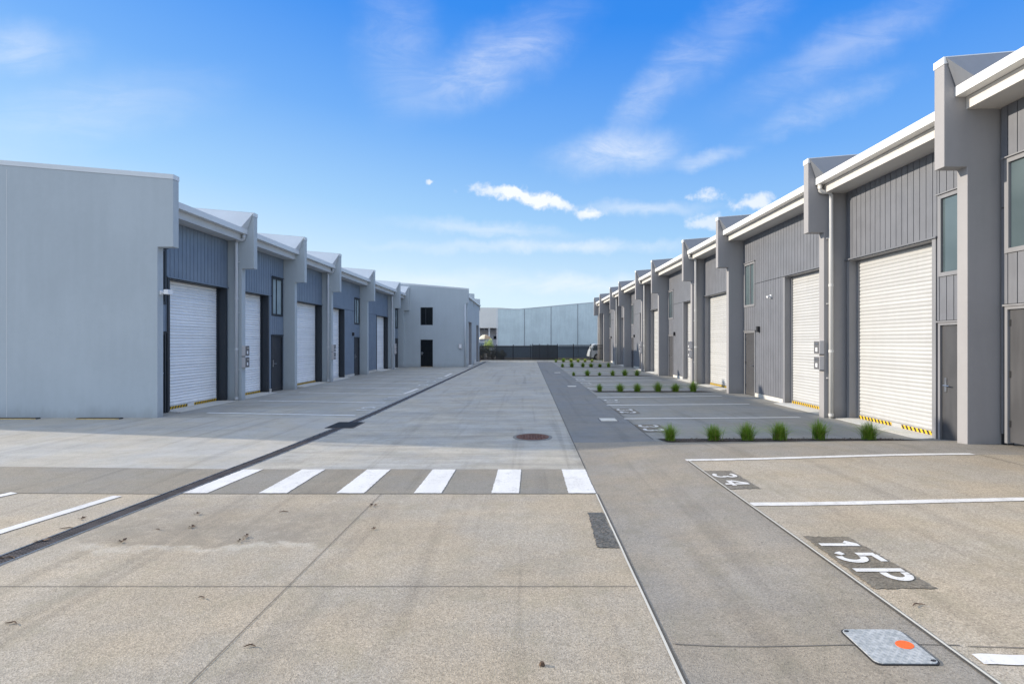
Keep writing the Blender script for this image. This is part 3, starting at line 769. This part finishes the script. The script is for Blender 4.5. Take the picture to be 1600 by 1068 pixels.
unit(R, Yr[7]+TH, Yr[8], 'W', 'wide unit on the right before the pale kerb', 0, 0, 2.4, False, ('light',))
unit(R, Yr[8]+TH, Yr[9], 'N', 'farthest right-hand unit, in front of the white van', 0, 0, 2.33, False, ('pipe',))
# left-hand row
Yl = [11.6,15.05,18.5,22.0,27.0,32.5,35.2]
unit(L, Yl[0]+TH, Yl[1], 'N', 'nearest left-hand unit with the big blank grey end wall', 0, 2, 2.33, False, ('pipe','boxes','wallcam'), end_wall=True)
unit(L, Yl[1]+TH, Yl[2], 'W', 'second left-hand unit, dark door and window beside its shutter', 0, 1, 2.0)
unit(L, Yl[2]+TH, Yl[3], 'N', 'third left-hand unit, shutter beside a downpipe with letter boxes', 0, 1, 2.3, False, ('pipe','boxes'))
unit(L, Yl[3]+TH, Yl[4], 'W', 'fourth left-hand unit, dark ribbed wall with a black wall lamp', 0, 0, 2.3, False, ('light',))
unit(L, Yl[4]+TH, Yl[5], 'N', 'fifth left-hand unit with a slim white shutter in view', 0, 0, 2.3, False, ('pipe','boxes'))
unit(L, Yl[5]+TH, Yl[6]-TH, 'W', 'last recessed left-hand unit, squeezed against the projecting end building', 0, 0, 1.3)

# projecting end building
def end_building():
    y0, y1 = 35.2, 44.4; xr = -4.08; xl = -8.86; bk = -19.2
    root = empty('end_building', (-7,y0,0)); tag(root, 'grey end building projecting at the far left, with black door and window', 'building')
    W = M['wallL']
    mb = MB(); win = (-7.34,-6.47,2.91,4.15); dr_ = (-7.34,-6.47,-1,1.90)
    for a, b_, s0, s1 in cells(bk, xr-.06, -.05, 4.45, [win, dr_]): mb.box(a, b_, y0, y0+.2, s0, s1)
    top = lambda x: 5.36+SL*(xr-x)
    mb.prism([(bk,4.45),(xr+.10,4.45),(xr+.10,top(xr)),(bk,top(bk))], 'y', y0, y0+.2)
    fw = mb.build('front_wall', W, root)
    MB().prism([(bk,top(bk)),(xr+.108,top(xr)),(xr+.108,top(xr)+.11),(bk,top(bk)+.11)], 'y', y0-.008, y0+.208).build('parapet_capping', M['capL'], fw)
    o = MB().box(win[0], win[1], y0+.13, y0+.14, win[2], win[3]).build('window', M['glassdark'], root)
    mb = MB()
    for a, b_, s0, s1 in cells(*win[:2], *win[2:], [(win[0]+.05,win[1]-.05,win[2]+.05,win[3]-.05),]): mb.box(a, b_, y0+.09, y0+.128, s0, s1)
    mb.box(-7.0, -6.96, y0+.09, y0+.128, win[2]+.05, win[3]-.05); mb.build('window_frame', M['frameL'], o)
    d = MB().box(dr_[0]+.03, dr_[1]-.03, y0+.12, y0+.16, .02, 1.87).build('door', M['glassdark'], root)
    MB().box(-7.27, -7.22, y0+.10, y0+.119, .85, 1.05).tube([(-7.25,y0+.11,.98),(-7.25,y0+.06,.98),(-7.12,y0+.055,.98)], .011, 8).build('handle', M['steel'], d)
    mb = MB()
    for a, b_, s0, s1 in cells(dr_[0], dr_[1], 0, 1.9, [(dr_[0]+.03,dr_[1]-.03,-1,1.87)]): mb.box(a, b_, y0+.10, y0+.118, s0, s1)
    mb.build('door_frame', M['frameL'], d)
    b_ = MB().box(-4.66, -4.44, y0-.09, y0-.002, 1.28, 1.62).build('letter_box', M['boxgrey'], root, bevel=.006)
    MB().box(-4.63, -4.47, y0-.094, y0-.0905, 1.34, 1.56).build('face_plate', M['label'], b_)
    MB().tube([(-4.22,y0-.06,4.35),(-4.22,y0-.06,.02)], .045, 12).build('downpipe', M['pipeL'], root, smooth=True)
    # lane side, with two recessed shutters
    ops = [(36.0,38.1,-1,3.2),(41.7,43.8,-1,3.15)]
    mb = MB()
    for a, c, s0, s1 in cells(y0+.2, y1, -.05, 4.85, ops): mb.box(xr-.25, xr, a, c, s0, s1)
    mb.build('side_wall', W, root)
    for a, c, s0, s1 in ops:
        d = MB().box(xr-.24, xr-.22, a, c, .0, s1).build('roller_door', M['shutL'], root)
        mb = MB(); z = .1
        while z < s1-.05: mb.box(xr-.22, xr-.205, a+.03, c-.03, z, z+.06); z += .077
        mb.build('slat', M['shutL'], d)
        MB().box(xr-.26, xr+.12, a-.02, c+.02, -.02, .02).build('door_sill', M['kerb'], d)
    MB().box(xr-.05, xr+.12, y0+.21, y1-.01, 4.86, 5.0).build('gutter', M['capL'], root)
    for yy in (39.5, y1):
        w = MB().prism([(bk,-.05),(xr-.02,-.05),(xr-.02,4.5),(xr+.05,4.5),(xr+.05,5.50),(bk,5.5+SL*(xr-bk))], 'y', yy, yy+.19).build('party_wall', W, root)
    MB().prism([(bk,4.9+SL*(xr-bk)),(xr-.05,4.9),(xr-.05,4.95),(bk,4.95+SL*(xr-bk))], 'y', y0+.21, y1-.005).build('roof', M['roof'], root)
    for a, c, s0, s1 in ops: MB().box(xr-.2, xr-.004, c-.03, c-.001, .021, s1-.002).build('door_reveal', M['frameR'], root)
    for yy, hh in ((39.9,.35),(40.4,.3)):
        MB().box(xr+.02, xr+.10, yy, yy+.09, .02, hh).build('meter_box', M['label'], root)
end_building()

# low yellow-edged stops along the end wall
for (x0, x1, s) in [(-13.5,-11.03,'faded yellow wheel stop at the left edge, along the blank wall'),(-10.15,-9.15,'short faded yellow wheel stop nearer the wall corner')]:
    root = empty('wheel_stop', ((x0+x1)/2,11.45,0)); tag(root, s, 'wheel stop', 'yellow stops along the end wall')
    MB().box(x0, x1, 11.40, 11.50, 0, .026).build('rubber_base', M['black'], root, bevel=.008)
    MB().box(x0+.02, x1-.02, 11.38, 11.399, .0, .018).build('yellow_edge', M['yellowstop'], root)

# ------------------------------------------------------------------ planting
def tussock_mesh(seed, h=.32, n=560):
    r = random.Random(seed); mb = MB()
    for k in range(n):
        a = r.uniform(0, 6.283); lean = abs(r.gauss(0, .78)); L_ = h*r.uniform(.65,1.12); w = r.uniform(.0028,.0048)
        bx_, by = r.gauss(0,.034), r.gauss(0,.03); dx, dy = math.cos(a), math.sin(a); px, py = -dy, dx
        pts = []
        for t in (0,.35,.7,1.0):
            out = min(lean,1.5)*L_*(t**1.5)*.90; z = L_*t*(1-.30*min(lean,1.5)*t)
            pts.append((bx_+dx*out, by+dy*out, z, w*(1-t*.9)))
        b = len(mb.v)
        for (x, y, z, ww) in pts: mb.v += [(x-px*ww, y-py*ww, z), (x+px*ww, y+py*ww, z)]
        for i in range(3): mb.f.append([b+2*i, b+2*i+1, b+2*i+3, b+2*i+2]); mb.m.append(0)
    me = bpy.data.meshes.new('tussock'); me.from_pydata(mb.v, [], mb.f); me.materials.append(M['blade']); return me
TM = [tussock_mesh(s) for s in (1,2,3,4,5)]
TY = []
for s in (6,7):
    me = tussock_mesh(s, .30); me.materials.clear(); me.materials.append(M['bladeSun']); TY.append(me)
ordn = ['leftmost', 'second', 'third', 'fourth', 'fifth', 'rightmost']; rown = ['nearest', 'second', 'third', 'fourth', 'farthest']
Xp = [[2.52,3.28,3.86,4.43,5.12,5.98],[2.58,3.30,3.91,4.62,5.24,5.86],[2.46,3.17,3.80,4.47,5.1,5.72],[2.53,3.17,3.93,4.49,5.1,5.7],[2.6,3.25,3.9,4.5,5.1,5.7]]
Yp = [8.82,17.7,26.0,34.8,43.5]
for r_, (yy, xs) in enumerate(zip(Yp, Xp)):
    x0, x1 = 2.42, 6.5 if r_ == 0 else 6.25
    yb = 43.0 if False else yy
    q = [(x0,yb-.20),(x1+.30,yb-.17),(x1-.02,yb+.22),(x0-.06,yb+.24)]
    o = surf('planting_bed', q, M['mulch'], .006, .1, None, 'structure')
    mb = MB(); rr = random.Random(r_)
    for k in range(260 if r_ == 0 else 60):
        x = rr.uniform(x0+.02, x1); y = yb+rr.uniform(-.18,.21); s = rr.uniform(.008,.026); a = rr.uniform(0,3.14); z = ground_z(x, y)+.010+rr.uniform(0,.008)
        c, n_ = math.cos(a)*s, math.sin(a)*s
        mb.add([(x-c,y-n_,z),(x+n_*.5,y-c*.5,z+.012),(x+c,y+n_,z+.004),(x-n_*.5,y+c*.5,z+.009)], [(0,1,2,3)])
    tag(mb.build('mulch', M['chip'], recalc=False), 'loose bark chips in the %s planting bed' % rown[r_], 'mulch', kind='stuff')
    for i, x in enumerate(xs):
        me = (TY if (r_ == 4 and i in (2,3,4,5)) else TM)[(i*2+r_*3) % (2 if (r_ == 4 and i in (2,3,4,5)) else 5)]
        o = bpy.data.objects.new('tussock_plant', me); COL.objects.link(o)
        o.location = (x, yy, ground_z(x, yy)+.004); k = random.uniform(.9,1.1)*(.85 if (i == 0) else 1)
        if r_ == 2 and i in (0,2): k *= .68
        k *= 1.06; o.scale = (k*random.uniform(.9,1.15), k*random.uniform(.9,1.15), k*random.uniform(.86,1.08)); o.rotation_euler = (0,0,random.uniform(0,6.28))
        tag(o, 'green grass tussock, %s in the %s planting bed' % (ordn[i], rown[r_]), 'grass tussock', 'tussocks in the %s planting bed' % rown[r_])

# debris
def debris(px, py, L_, kind, label):
    x, y = at(px, py); r = random.Random(int(px*7+py)); mb = MB(); a = r.uniform(-.5,.5); z = ground_z(x, y)+.008
    if kind == 'twig':
        pts = []
        for i in range(7):
            t = i/6-.5; pts.append((x+math.cos(a)*t*L_, y+math.sin(a)*t*L_+.18*L_*math.cos(t*4+a), z+r.uniform(0,.004)))
        mb.tube(pts, [.002,.0035,.004,.004,.0035,.003,.0015], 6)
    elif kind == 'stone':
        mb.add([(x+.02*math.cos(t*1.05)*r.uniform(.7,1.1), y+.015*math.sin(t*1.05), z-.004) for t in range(6)]+[(x+.011*math.cos(t*1.05), y+.009*math.sin(t*1.05), z+.012) for t in range(6)],
               [(0,1,2,3,4,5),(6,7,8,9,10,11)]+[(i,(i+1)%6,6+(i+1)%6,6+i) for i in range(6)])
    else:
        for k in range(4):
            b_ = a+k*1.4+r.uniform(-.4,.4); l = L_*r.uniform(.4,.7); w = l*.28; c, s = math.cos(b_), math.sin(b_)
            ox, oy = r.uniform(-.2,.2)*L_, r.uniform(-.2,.2)*L_
            mb.add([(x+ox,y+oy,z),(x+ox+c*l*.5-s*w,y+oy+s*l*.5+c*w,z+.012),(x+ox+c*l,y+oy+s*l,z+.004+.01*r.random()),(x+ox+c*l*.5+s*w,y+oy+s*l*.5-c*w,z+.002)], [(0,1,2),(0,2,3)])
    nm = {'twig':'fallen_twig','stone':'pebble','leaf':'dry_leaf'}[kind]
    tag(mb.build(nm, M['bark'], recalc=(kind != 'leaf')), label, {'twig':'twig','stone':'pebble','leaf':'dry leaf'}[kind])
for a in [(18,975,.08,'twig','brown twig at the lower left edge of the pavement'),(391,1011,.07,'twig','dark curved twig low in the picture, right of the slanting joint'),
          (315,935,.06,'twig','short twig just below the cross joint'),(847,1039,.03,'stone','small brown pebble near the bottom centre'),
          (1435,946.5,.09,'twig','twig on the bay between the 15 P marking and the lid'),(190,847,.07,'leaf','crumpled dry leaf right of the drain'),
          (247,828,.06,'twig','thin twig between the drain and the dark stain'),(297,824,.07,'leaf','dry leaf, lower of two left of centre'),
          (308,803.5,.07,'leaf','dry leaf below the first crossing stripe'),(375,845,.07,'leaf','pale brown dry leaf, lower one of a pair'),
          (385,838,.08,'leaf','dark dry leaf, upper one of a pair'),(444,800,.09,'twig','flat twig below the second crossing stripe'),
          (581,790,.08,'leaf','dry leaf on the slanting joint below the crossing'),(582,827,.05,'leaf','small dry leaf right of the slanting joint'),
          (128,811,.09,'leaf','dry leaf left of the drain, below the long white line'),(105,826,.12,'twig','twig lying along the drain edge'),
          (66,845,.1,'leaf','dark clump of leaf on the drain grate'),(12,873,.14,'twig','curled twig on the drain grate at the left edge'),(278,645,.1,'leaf','dark leaf on the sill by the first left-hand shutter')]:
    debris(*a)

# ------------------------------------------------------------------ far end
KY = 44.85
tag(MB().box(-4.0, 6.8, KY, KY+.22, -.05, .11).build('kerb', M['kerb'], bevel=.02), kind='structure')
tag(MB().add([(-26,KY+.2,-.01),(26,KY+.2,-.01),(26,60,-.01),(-26,60,-.01)], [(0,1,2,3)]).build('verge', M['mulch'], recalc=False), kind='structure')
# grass along the fence
mb = MB(); rr = random.Random(5)
for k in range(5000):
    x = rr.uniform(-3.5, 9) if k % 2 else rr.uniform(2,9); y = rr.uniform(KY+.3, 50); h = rr.uniform(.05,.16); a = rr.uniform(0,6.28); w = .012
    mb.add([(x-w*math.cos(a),y-w*math.sin(a),-.01),(x+w*math.cos(a),y+w*math.sin(a),-.01),(x+rr.uniform(-.05,.05),y,h)], [(0,1,2)])
tag(mb.build('grass', M['grass'], recalc=False), 'rough grass along the foot of the black fence', 'grass', kind='stuff')
FY = 46.0
def fence(x0, x1, label, posts, solid=False, name='picket_fence', top=1.45, rails=(1.28,.12), cat='fence', pitch=.10, wd=.016):
    root = empty(name, ((x0+x1)/2,FY,0)); tag(root, label, cat, None)
    mb = MB(); x = x0
    while x < x1: mb.box(x, x+wd, FY-.008, FY+.008, .06, top-.03); x += pitch
    mb.build('picket_panel', M['fence'], root)
    for r in rails: MB().box(x0, x1, FY-.02, FY+.02, r, r+.045).build('rail', M['fence'], root)
    for p in posts: MB().box(p-.035, p+.035, FY-.035, FY+.035, 0, top+.05).build('post', M['fence'], root)
s = F/FY
fx = lambda px: (px-VX)/s
fence(fx(748), fx(830), 'black picket fence left of the gate, against the brown shrubs', [fx(776), fx(802), fx(829)], pitch=.085, wd=.05)
fence(fx(831.5), fx(871.5), 'dense black sliding gate in the middle of the far fence', [fx(832), fx(843), fx(856), fx(871)], name='sliding_gate', cat='gate', pitch=.055, wd=.046, top=1.5, rails=(1.4,.1))
fence(fx(873), fx(945), 'thin black picket fence right of the gate, ending at the white van', [fx(896), fx(923)], pitch=.09, wd=.034, top=1.5, rails=(1.42,1.13,.12))

def far_wall():
    y0 = 60.; root = empty('precast_warehouse', (2,y0,0)); tag(root, 'large pale blue-grey precast warehouse wall beyond the fence', 'building')
    top = lambda x: 5.60+.091*(x+.7) if x > -.7 else 5.60+.0*(x+.7)
    xs = [-3.3, -.15, 3.0, 6.17, 9.4, 12.6, 15.8]
    for a, b_ in zip(xs, xs[1:]):
        pts = [(a+.012,-.05),(b_-.012,-.05),(b_-.012,top(b_)),(a+.012,top(a))]
        if a < -.7 < b_: pts = pts[:3]+[(-.7,top(-.7)),pts[3]]
        MB().prism(pts, 'y', y0, y0+.2).build('wall_panel', M['precast'], root)
    MB().prism([(-3.28,-.05),(15.78,-.05),(15.78,top(15.8)-.03),(-.7,5.55),(-3.28,5.55)], 'y', y0+.205, y0+14).build('wall_core', M['back'], root)
    for x in xs[1:-1]: MB().box(x-.03, x+.03, y0-.03, y0-.002, 0, top(x)-.02).build('joint_cover', M['frameR'], root)
    MB().prism([(-3.34,5.6),(-.7,5.605),(15.8,top(15.8)+.003),(15.8,top(15.8)+.08),(-.7,5.68),(-3.34,5.68)], 'y', y0-.02, y0+.22).build('capping', M['capL'], root)
    MB().box(-3.46, -3.32, y0-.1, y0+.06, 0, 5.5).build('downpipe', M['capR'], root)
far_wall()
def low_wall():
    y = 56.0; root = empty('low_wall', (3,y,0)); tag(root, 'low slate-coloured wall between the black fence and the pale warehouse', 'wall')
    for k in range(6):
        a = -3.2+k*3.0; MB().box(a+.01, a+2.99, y, y+.18, -.05, 1.24).build('wall_panel', M['slate'], root)
    MB().box(-3.22, 14.8, y-.03, y+.21, 1.243, 1.30).build('coping', M['frameR'], root)
low_wall()
def beige_building():
    y0 = 80.; root = empty('beige_warehouse', (-6,y0,0)); tag(root, 'beige warehouse far behind, with a shaded loading bay', 'building')
    MB().prism([(-14,3.95),(-2.0,3.95),(1,3.95),(1,6.75),(-4,7.15),(-14,7.25)], 'y', y0, y0+20).build('upper_wall', M['beige'], root)
    MB().box(-14, 1, y0+1.6, y0+19.9, -.05, 3.94).build('bay_wall', M['canopyw'], root)
    for x in (-9,-7.4,-5.8,-4.2): MB().box(x-.1, x+.1, y0+.2, y0+.4, 0, 3.94).build('canopy_post', M['label'], root)
    mb = MB()
    for k in range(14): mb.box(-13.8+k*.9, -13.7+k*.9, y0+.2, y0+1.55, 3.6, 3.93)
    for k in range(7): mb.box(-13.9, .9, y0+.2+k*.2, y0+.24+k*.2, 3.5, 3.59)
    mb.build('roof_lattice', M['frameR'], root)
    for x in (-7.3, -5.2): MB().box(x, x+.6, y0+1.5, y0+1.59, 2.2, 2.7).build('window', M['glassdark'], root)
beige_building()

def leafy(name, x, y, z0, rx, ry, rz, n, leaf, mat, label, cat, seed, group=None):
    r = random.Random(seed); root = empty(name, (x,y,0)); tag(root, label, cat, group)
    mb = MB(); cl = [(r.gauss(0,.45), r.gauss(0,.45), r.uniform(.15,.95), r.uniform(.25,.45)) for _ in range(12)]
    for k in range(n):
        c = r.choice(cl); d = Vector((r.gauss(0,1), r.gauss(0,1), r.gauss(0,1))).normalized()*c[3]*r.random()**.4
        p = Vector((x+(c[0]+d.x)*rx, y+(c[1]+d.y)*ry, max(.03, z0+(c[2]+d.z)*rz)))
        u = Vector((r.gauss(0,1), r.gauss(0,1), r.gauss(0,1))).normalized(); v = u.orthogonal().normalized()
        s = leaf*r.uniform(.6,1.3)
        mb.add([p-u*s, p+v*s*.45, p+u*s, p-v*s*.45], [(0,1,2,3)])
    mb.build('foliage', mat, root, recalc=False)
    mb = MB()
    for k in range(5):
        a = k*1.256+r.random(); mb.tube([(x,y,0),(x+math.cos(a)*rx*.3,y+math.sin(a)*ry*.3,z0+rz*.4),(x+math.cos(a)*rx*.6,y+math.sin(a)*ry*.5,z0+rz*.8)], [.03,.02,.008], 6)
    mb.build('stem', M['bark'], root)
SH = 'shrubs behind the black fence'
leafy('shrub', -4.1, 47.2, 0, .7, .5, 1.25, 1500, .05, M['bush'], 'dark brown shrub behind the fence beside the end building', 'shrub', 1, SH)
leafy('shrub', -3.1, 47.4, 0, .75, .5, 1.2, 1500, .05, M['bush'], 'second brown shrub along the fence, under the lime bush', 'shrub', 2, SH)
leafy('shrub', -2.2, 47.5, 0, .6, .5, .85, 1100, .05, M['bush'], 'lower brown shrub in front of the pale wall corner', 'shrub', 3, SH)
leafy('lime_bush', -3.75, 50, .6, .55, .5, 1.25, 1300, .055, M['lime'], 'lime-yellow bush showing above the fence at left', 'bush', 4)
def umbrella():
    x, y, z = -4.35, 54, 0; root = empty('garden_umbrella', (x,y,0)); tag(root, 'tan and cream domed umbrella beyond the fence at left', 'umbrella')
    mb = MB(); n = 8; rings = [(0,2.52),(.25,2.47),(.5,2.30),(.66,2.05)]
    v = [(x,y,2.53)]; f = []
    for (r, zz) in rings[1:]: v += [(x+r*math.cos(2*math.pi*k/n), y+r*math.sin(2*math.pi*k/n), zz) for k in range(n)]
    for k in range(n): mb.add([v[0], v[1+k], v[1+(k+1) % n]], [(0,1,2)], k % 2)
    for j in (0, 1):
        for k in range(n):
            a = 1+j*n; mb.add([v[a+k], v[a+(k+1) % n], v[a+n+(k+1) % n], v[a+n+k]], [(0,1,2,3)], 1 if k in (4,5) else 0)
    o = mb.build('canopy', [M['umb'], M['umb2']], root, recalc=False)
    md = o.modifiers.new('t', 'SOLIDIFY'); md.thickness = .01
    MB().tube([(x,y,0),(x,y,2.5)], .025, 8).build('pole', M['steel'], root)
umbrella()
def car(name, x, y, L_, Hh, mat, label, cat, prof, glassp, w=1.7, wheels=(.18,.80)):
    """profile in (length, height) fractions, nose at -x"""
    root = empty(name, (x+L_/2,y,0)); tag(root, label, cat)
    n = len(prof); vs = []; P = [(x+a*L_, b_*Hh) for a, b_ in prof]
    ins = lambda z: .0 if z < Hh*.55 else .14*(z-Hh*.55)/(Hh*.45)
    for side in (0, 1):
        for (a, z) in P: vs.append((a, y+(ins(z) if side == 0 else w-ins(z)), z))
    fs = [list(range(n)), list(range(n, 2*n))[::-1]]+[(i, (i+1) % n, n+(i+1) % n, n+i) for i in range(n)]
    MB().add(vs, fs).build('body', mat, root, bevel=.03)
    gp = [(x+a*L_, b_*Hh) for a, b_ in glassp]
    for side in (0, 1):
        k = 1 if side == 0 else -1; base = y if side == 0 else y+w
        MB().add([(a, base+k*(ins(z)-.012), z) for a, z in gp]+[(a, base+k*(ins(z)+.01), z) for a, z in gp],
                 [list(range(len(gp))), list(range(len(gp), 2*len(gp)))[::-1]]+[(i, (i+1) % len(gp), len(gp)+(i+1) % len(gp), len(gp)+i) for i in range(len(gp))]).build('side_window', M['glass'], root)
    for fr in wheels:
        for yy in (y-.01, y+w-.19):
            t = MB().tube([(x+fr*L_,yy,.31),(x+fr*L_,yy+.2,.31)], .31, 20).build('wheel', M['tyre'], root)
            MB().tube([(x+fr*L_,yy-.004,.31),(x+fr*L_,yy+.205,.31)], .18, 16).build('rim', M['steel'], t)
    MB().box(x+L_*.99, x+L_*.99+.04, y+.15, y+w-.15, .35, .5).build('bumper', M['black'], root)
VAN = [(.0,.22),(.005,.42),(.03,.62),(.075,.90),(.10,.97),(.14,1.0),(.96,1.0),(.995,.95),(1,.2),(.9,.16),(.06,.16)]
car('parked_van', 6.05, 48.4, 4.6, 1.55, M['carwhite'], 'white van parked behind the last right-hand unit, by the fence', 'van', VAN, [(.07,.60),(.105,.88),(.30,.90),(.30,.60)], wheels=(.17,.80))
CAR = [(.0,.25),(.01,.48),(.25,.62),(.38,.95),(.48,1.0),(.78,1.0),(.92,.68),(.995,.6),(1,.25),(.9,.16),(.08,.16)]
CG = [(.30,.64),(.40,.92),(.76,.94),(.86,.66)]
car('parked_car', -8.4, 53, 3.9, 1.68, M['carblue'], 'navy car behind the end building corner, beyond the fence', 'car', CAR, CG)
car('parked_car', -8.1, 67, 4.4, 1.75, M['carsilver'], 'silver car half hidden behind the pale precast wall corner', 'car', CAR, CG)

# ------------------------------------------------------------------ light and sky
EL = math.radians(18.4); AZ = math.atan2(.18, 1)
travel = Vector((math.cos(EL)*math.cos(AZ), -math.cos(EL)*math.sin(AZ), -math.sin(EL)))
sun = bpy.data.lights.new('sun', 'SUN'); sun.energy = 3.1; sun.angle = math.radians(.53); sun.color = (1,.90,.76)
so = bpy.data.objects.new('sun', sun); COL.objects.link(so); so.rotation_euler = travel.to_track_quat('-Z', 'Y').to_euler()
w = N('World', world=True)
sky = w.n('ShaderNodeTexSky', sky_type='NISHITA'); sky.sun_disc = False; sky.sun_elevation = EL
d = -travel; sky.sun_rotation = math.atan2(d.x, d.y); sky.air_density = 1.0; sky.dust_density = .4; sky.ozone_density = 2.0
tc = w.n('ShaderNodeTexCoord'); sp = w.n('ShaderNodeSeparateXYZ'); w.link(tc.outputs['Generated'], sp.inputs[0])
dy = w.math('MAXIMUM', sp.outputs[1], .05); U = w.math('DIVIDE', sp.outputs[0], dy); V = w.math('DIVIDE', sp.outputs[2], dy)
front = w.ramp(sp.outputs[1], .1, .3)
cb = w.n('ShaderNodeCombineXYZ'); w.link(U, cb.inputs[0]); w.link(V, cb.inputs[1])
def wn(scale, detail, rough, sc_=(1,1,1), dist=0, rot=0):
    mp = w.n('ShaderNodeMapping'); mp.inputs['Scale'].default_value = sc_; mp.inputs['Rotation'].default_value = (0,0,rot); w.link(cb.outputs[0], mp.inputs[0])
    return w.noise(mp.outputs[0], scale, detail, rough, dist)
nU = wn(9, 5, .6); nV = wn(11, 5, .6, (1.3,1,1)); wisp = wn(5, 8, .68, (1,3.2,1), 1.2, .45); puff = wn(26, 7, .62)
U2 = w.math('ADD', U, w.math('MULTIPLY', w.math('SUBTRACT', nU, .5), .10)); V2 = w.math('ADD', V, w.math('MULTIPLY', w.math('SUBTRACT', nV, .5), .05))
def blob(px, py, rx, ry, rot, k, soft):
    cx, cy = (px-VX)/F, (VY-py)/F; rx /= F; ry /= F; c, s_ = math.cos(math.radians(rot)), math.sin(math.radians(rot))
    du = w.math('SUBTRACT', U2, cx); dv = w.math('SUBTRACT', V2, cy)
    a = w.math('DIVIDE', w.math('ADD', w.math('MULTIPLY', du, c), w.math('MULTIPLY', dv, s_)), rx)
    b_ = w.math('DIVIDE', w.math('SUBTRACT', w.math('MULTIPLY', dv, c), w.math('MULTIPLY', du, s_)), ry)
    r2 = w.math('SQRT', w.math('ADD', w.math('MULTIPLY', a, a), w.math('MULTIPLY', b_, b_)))
    if soft: return w.math('MULTIPLY', w.ramp(r2, 0, 1.5, k, 0), w.ramp(wisp, .28, .72, .35, 1))
    e = w.math('ADD', r2, w.math('MULTIPLY', w.math('SUBTRACT', puff, .5), 3.0))
    return w.ramp(e, .3, 1.45, k, 0)
tot = None
for b_ in [(785,300,42,9,-8,.8,0),(862,318,36,9,-8,.8,0),(822,308,34,12,-10,.8,0),(921,335,20,9,5,.8,0),(672,286,7,4,0,.7,0),(1105,307,20,9,-10,.7,0),(1172,316,32,10,8,.75,0),(1106,347,30,11,0,.6,0),
           (960,238,95,34,6,.6,1),(1105,249,60,14,12,.5,1),(800,80,120,52,30,.36,1),(720,130,100,45,20,.22,1),(1130,55,150,45,38,.24,1),(1330,70,190,36,28,.27,1),(1290,165,120,24,22,.30,1),
           (30,75,85,42,0,.34,1),(620,70,60,110,0,.2,1),(750,356,130,12,-4,.45,1),(860,385,260,10,0,.5,1),(1000,325,110,11,0,.45,1),(1010,150,90,28,50,.25,1),(690,440,200,20,0,.4,1),(930,445,120,16,0,.5,1),(150,170,200,50,10,.22,1)]:
    x = blob(*b_); tot = x if tot is None else w.math('ADD', tot, x)
tot = w.math('MULTIPLY', w.math('MINIMUM', tot, .92), front)
# clear-sky colour by height, a share of the physical sky under it
el = w.math('ARCSINE', sp.outputs[2])
tilt = w.math('ADD', el, w.math('MULTIPLY', sp.outputs[0], .10))
cr = w.n('ShaderNodeValToRGB'); w.link(w.ramp(tilt, -.1, 1.1, 0, 1, False), cr.inputs[0])
stops = [(0,(3.0,3.45,3.75)),(.15,(2.6,3.25,3.7)),(.27,(1.4,2.4,3.6)),(.40,(.64,1.62,3.5)),(.56,(.14,1.0,3.3)),(.68,(.10,.86,3.1)),(1,(.08,.6,2.3))]
while len(cr.color_ramp.elements) < len(stops): cr.color_ramp.elements.new(.5)
for e, (p_, c_) in zip(cr.color_ramp.elements, stops): e.position = p_; e.color = (c_[0]/4, c_[1]/4, c_[2]/4, 1)
vm = w.n('ShaderNodeVectorMath', operation='SCALE'); w.link(cr.outputs[0], vm.inputs[0]); vm.inputs['Scale'].default_value = 4
hs = w.n('ShaderNodeHueSaturation'); hs.inputs['Saturation'].default_value = 1.2; w.link(sky.outputs[0], hs.inputs['Color'])
base = w.mix(.94, hs.outputs[0], vm.outputs[0])
colr = w.mix(tot, base, (3.75,3.85,3.95,1))
# unseen broken cloud overhead and behind, added bright to raise the ambient light
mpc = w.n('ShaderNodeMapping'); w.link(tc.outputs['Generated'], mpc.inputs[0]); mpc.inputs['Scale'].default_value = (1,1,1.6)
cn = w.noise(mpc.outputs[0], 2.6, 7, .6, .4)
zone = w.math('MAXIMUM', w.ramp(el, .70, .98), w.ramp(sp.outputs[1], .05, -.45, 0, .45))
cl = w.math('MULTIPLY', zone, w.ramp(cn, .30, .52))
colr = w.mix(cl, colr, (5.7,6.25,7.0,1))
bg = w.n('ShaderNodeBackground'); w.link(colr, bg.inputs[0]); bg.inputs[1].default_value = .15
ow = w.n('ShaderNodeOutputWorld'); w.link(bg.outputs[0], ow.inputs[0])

# ------------------------------------------------------------------ camera
cam = bpy.data.cameras.new('camera'); cam.lens = 36*F/1600; cam.sensor_width = 36; cam.clip_end = 3000; cam.clip_start = .05
cam.shift_x = -(VX-800)/1600; cam.shift_y = 0
co = bpy.data.objects.new('camera', cam); COL.objects.link(co); co.location = (0,0,H); co.rotation_euler = (math.radians(90),0,0)
sc.camera = co
vs = sc.view_settings; vs.view_transform = 'Standard'; vs.look = 'None'; vs.gamma = 1; vs.exposure = .84
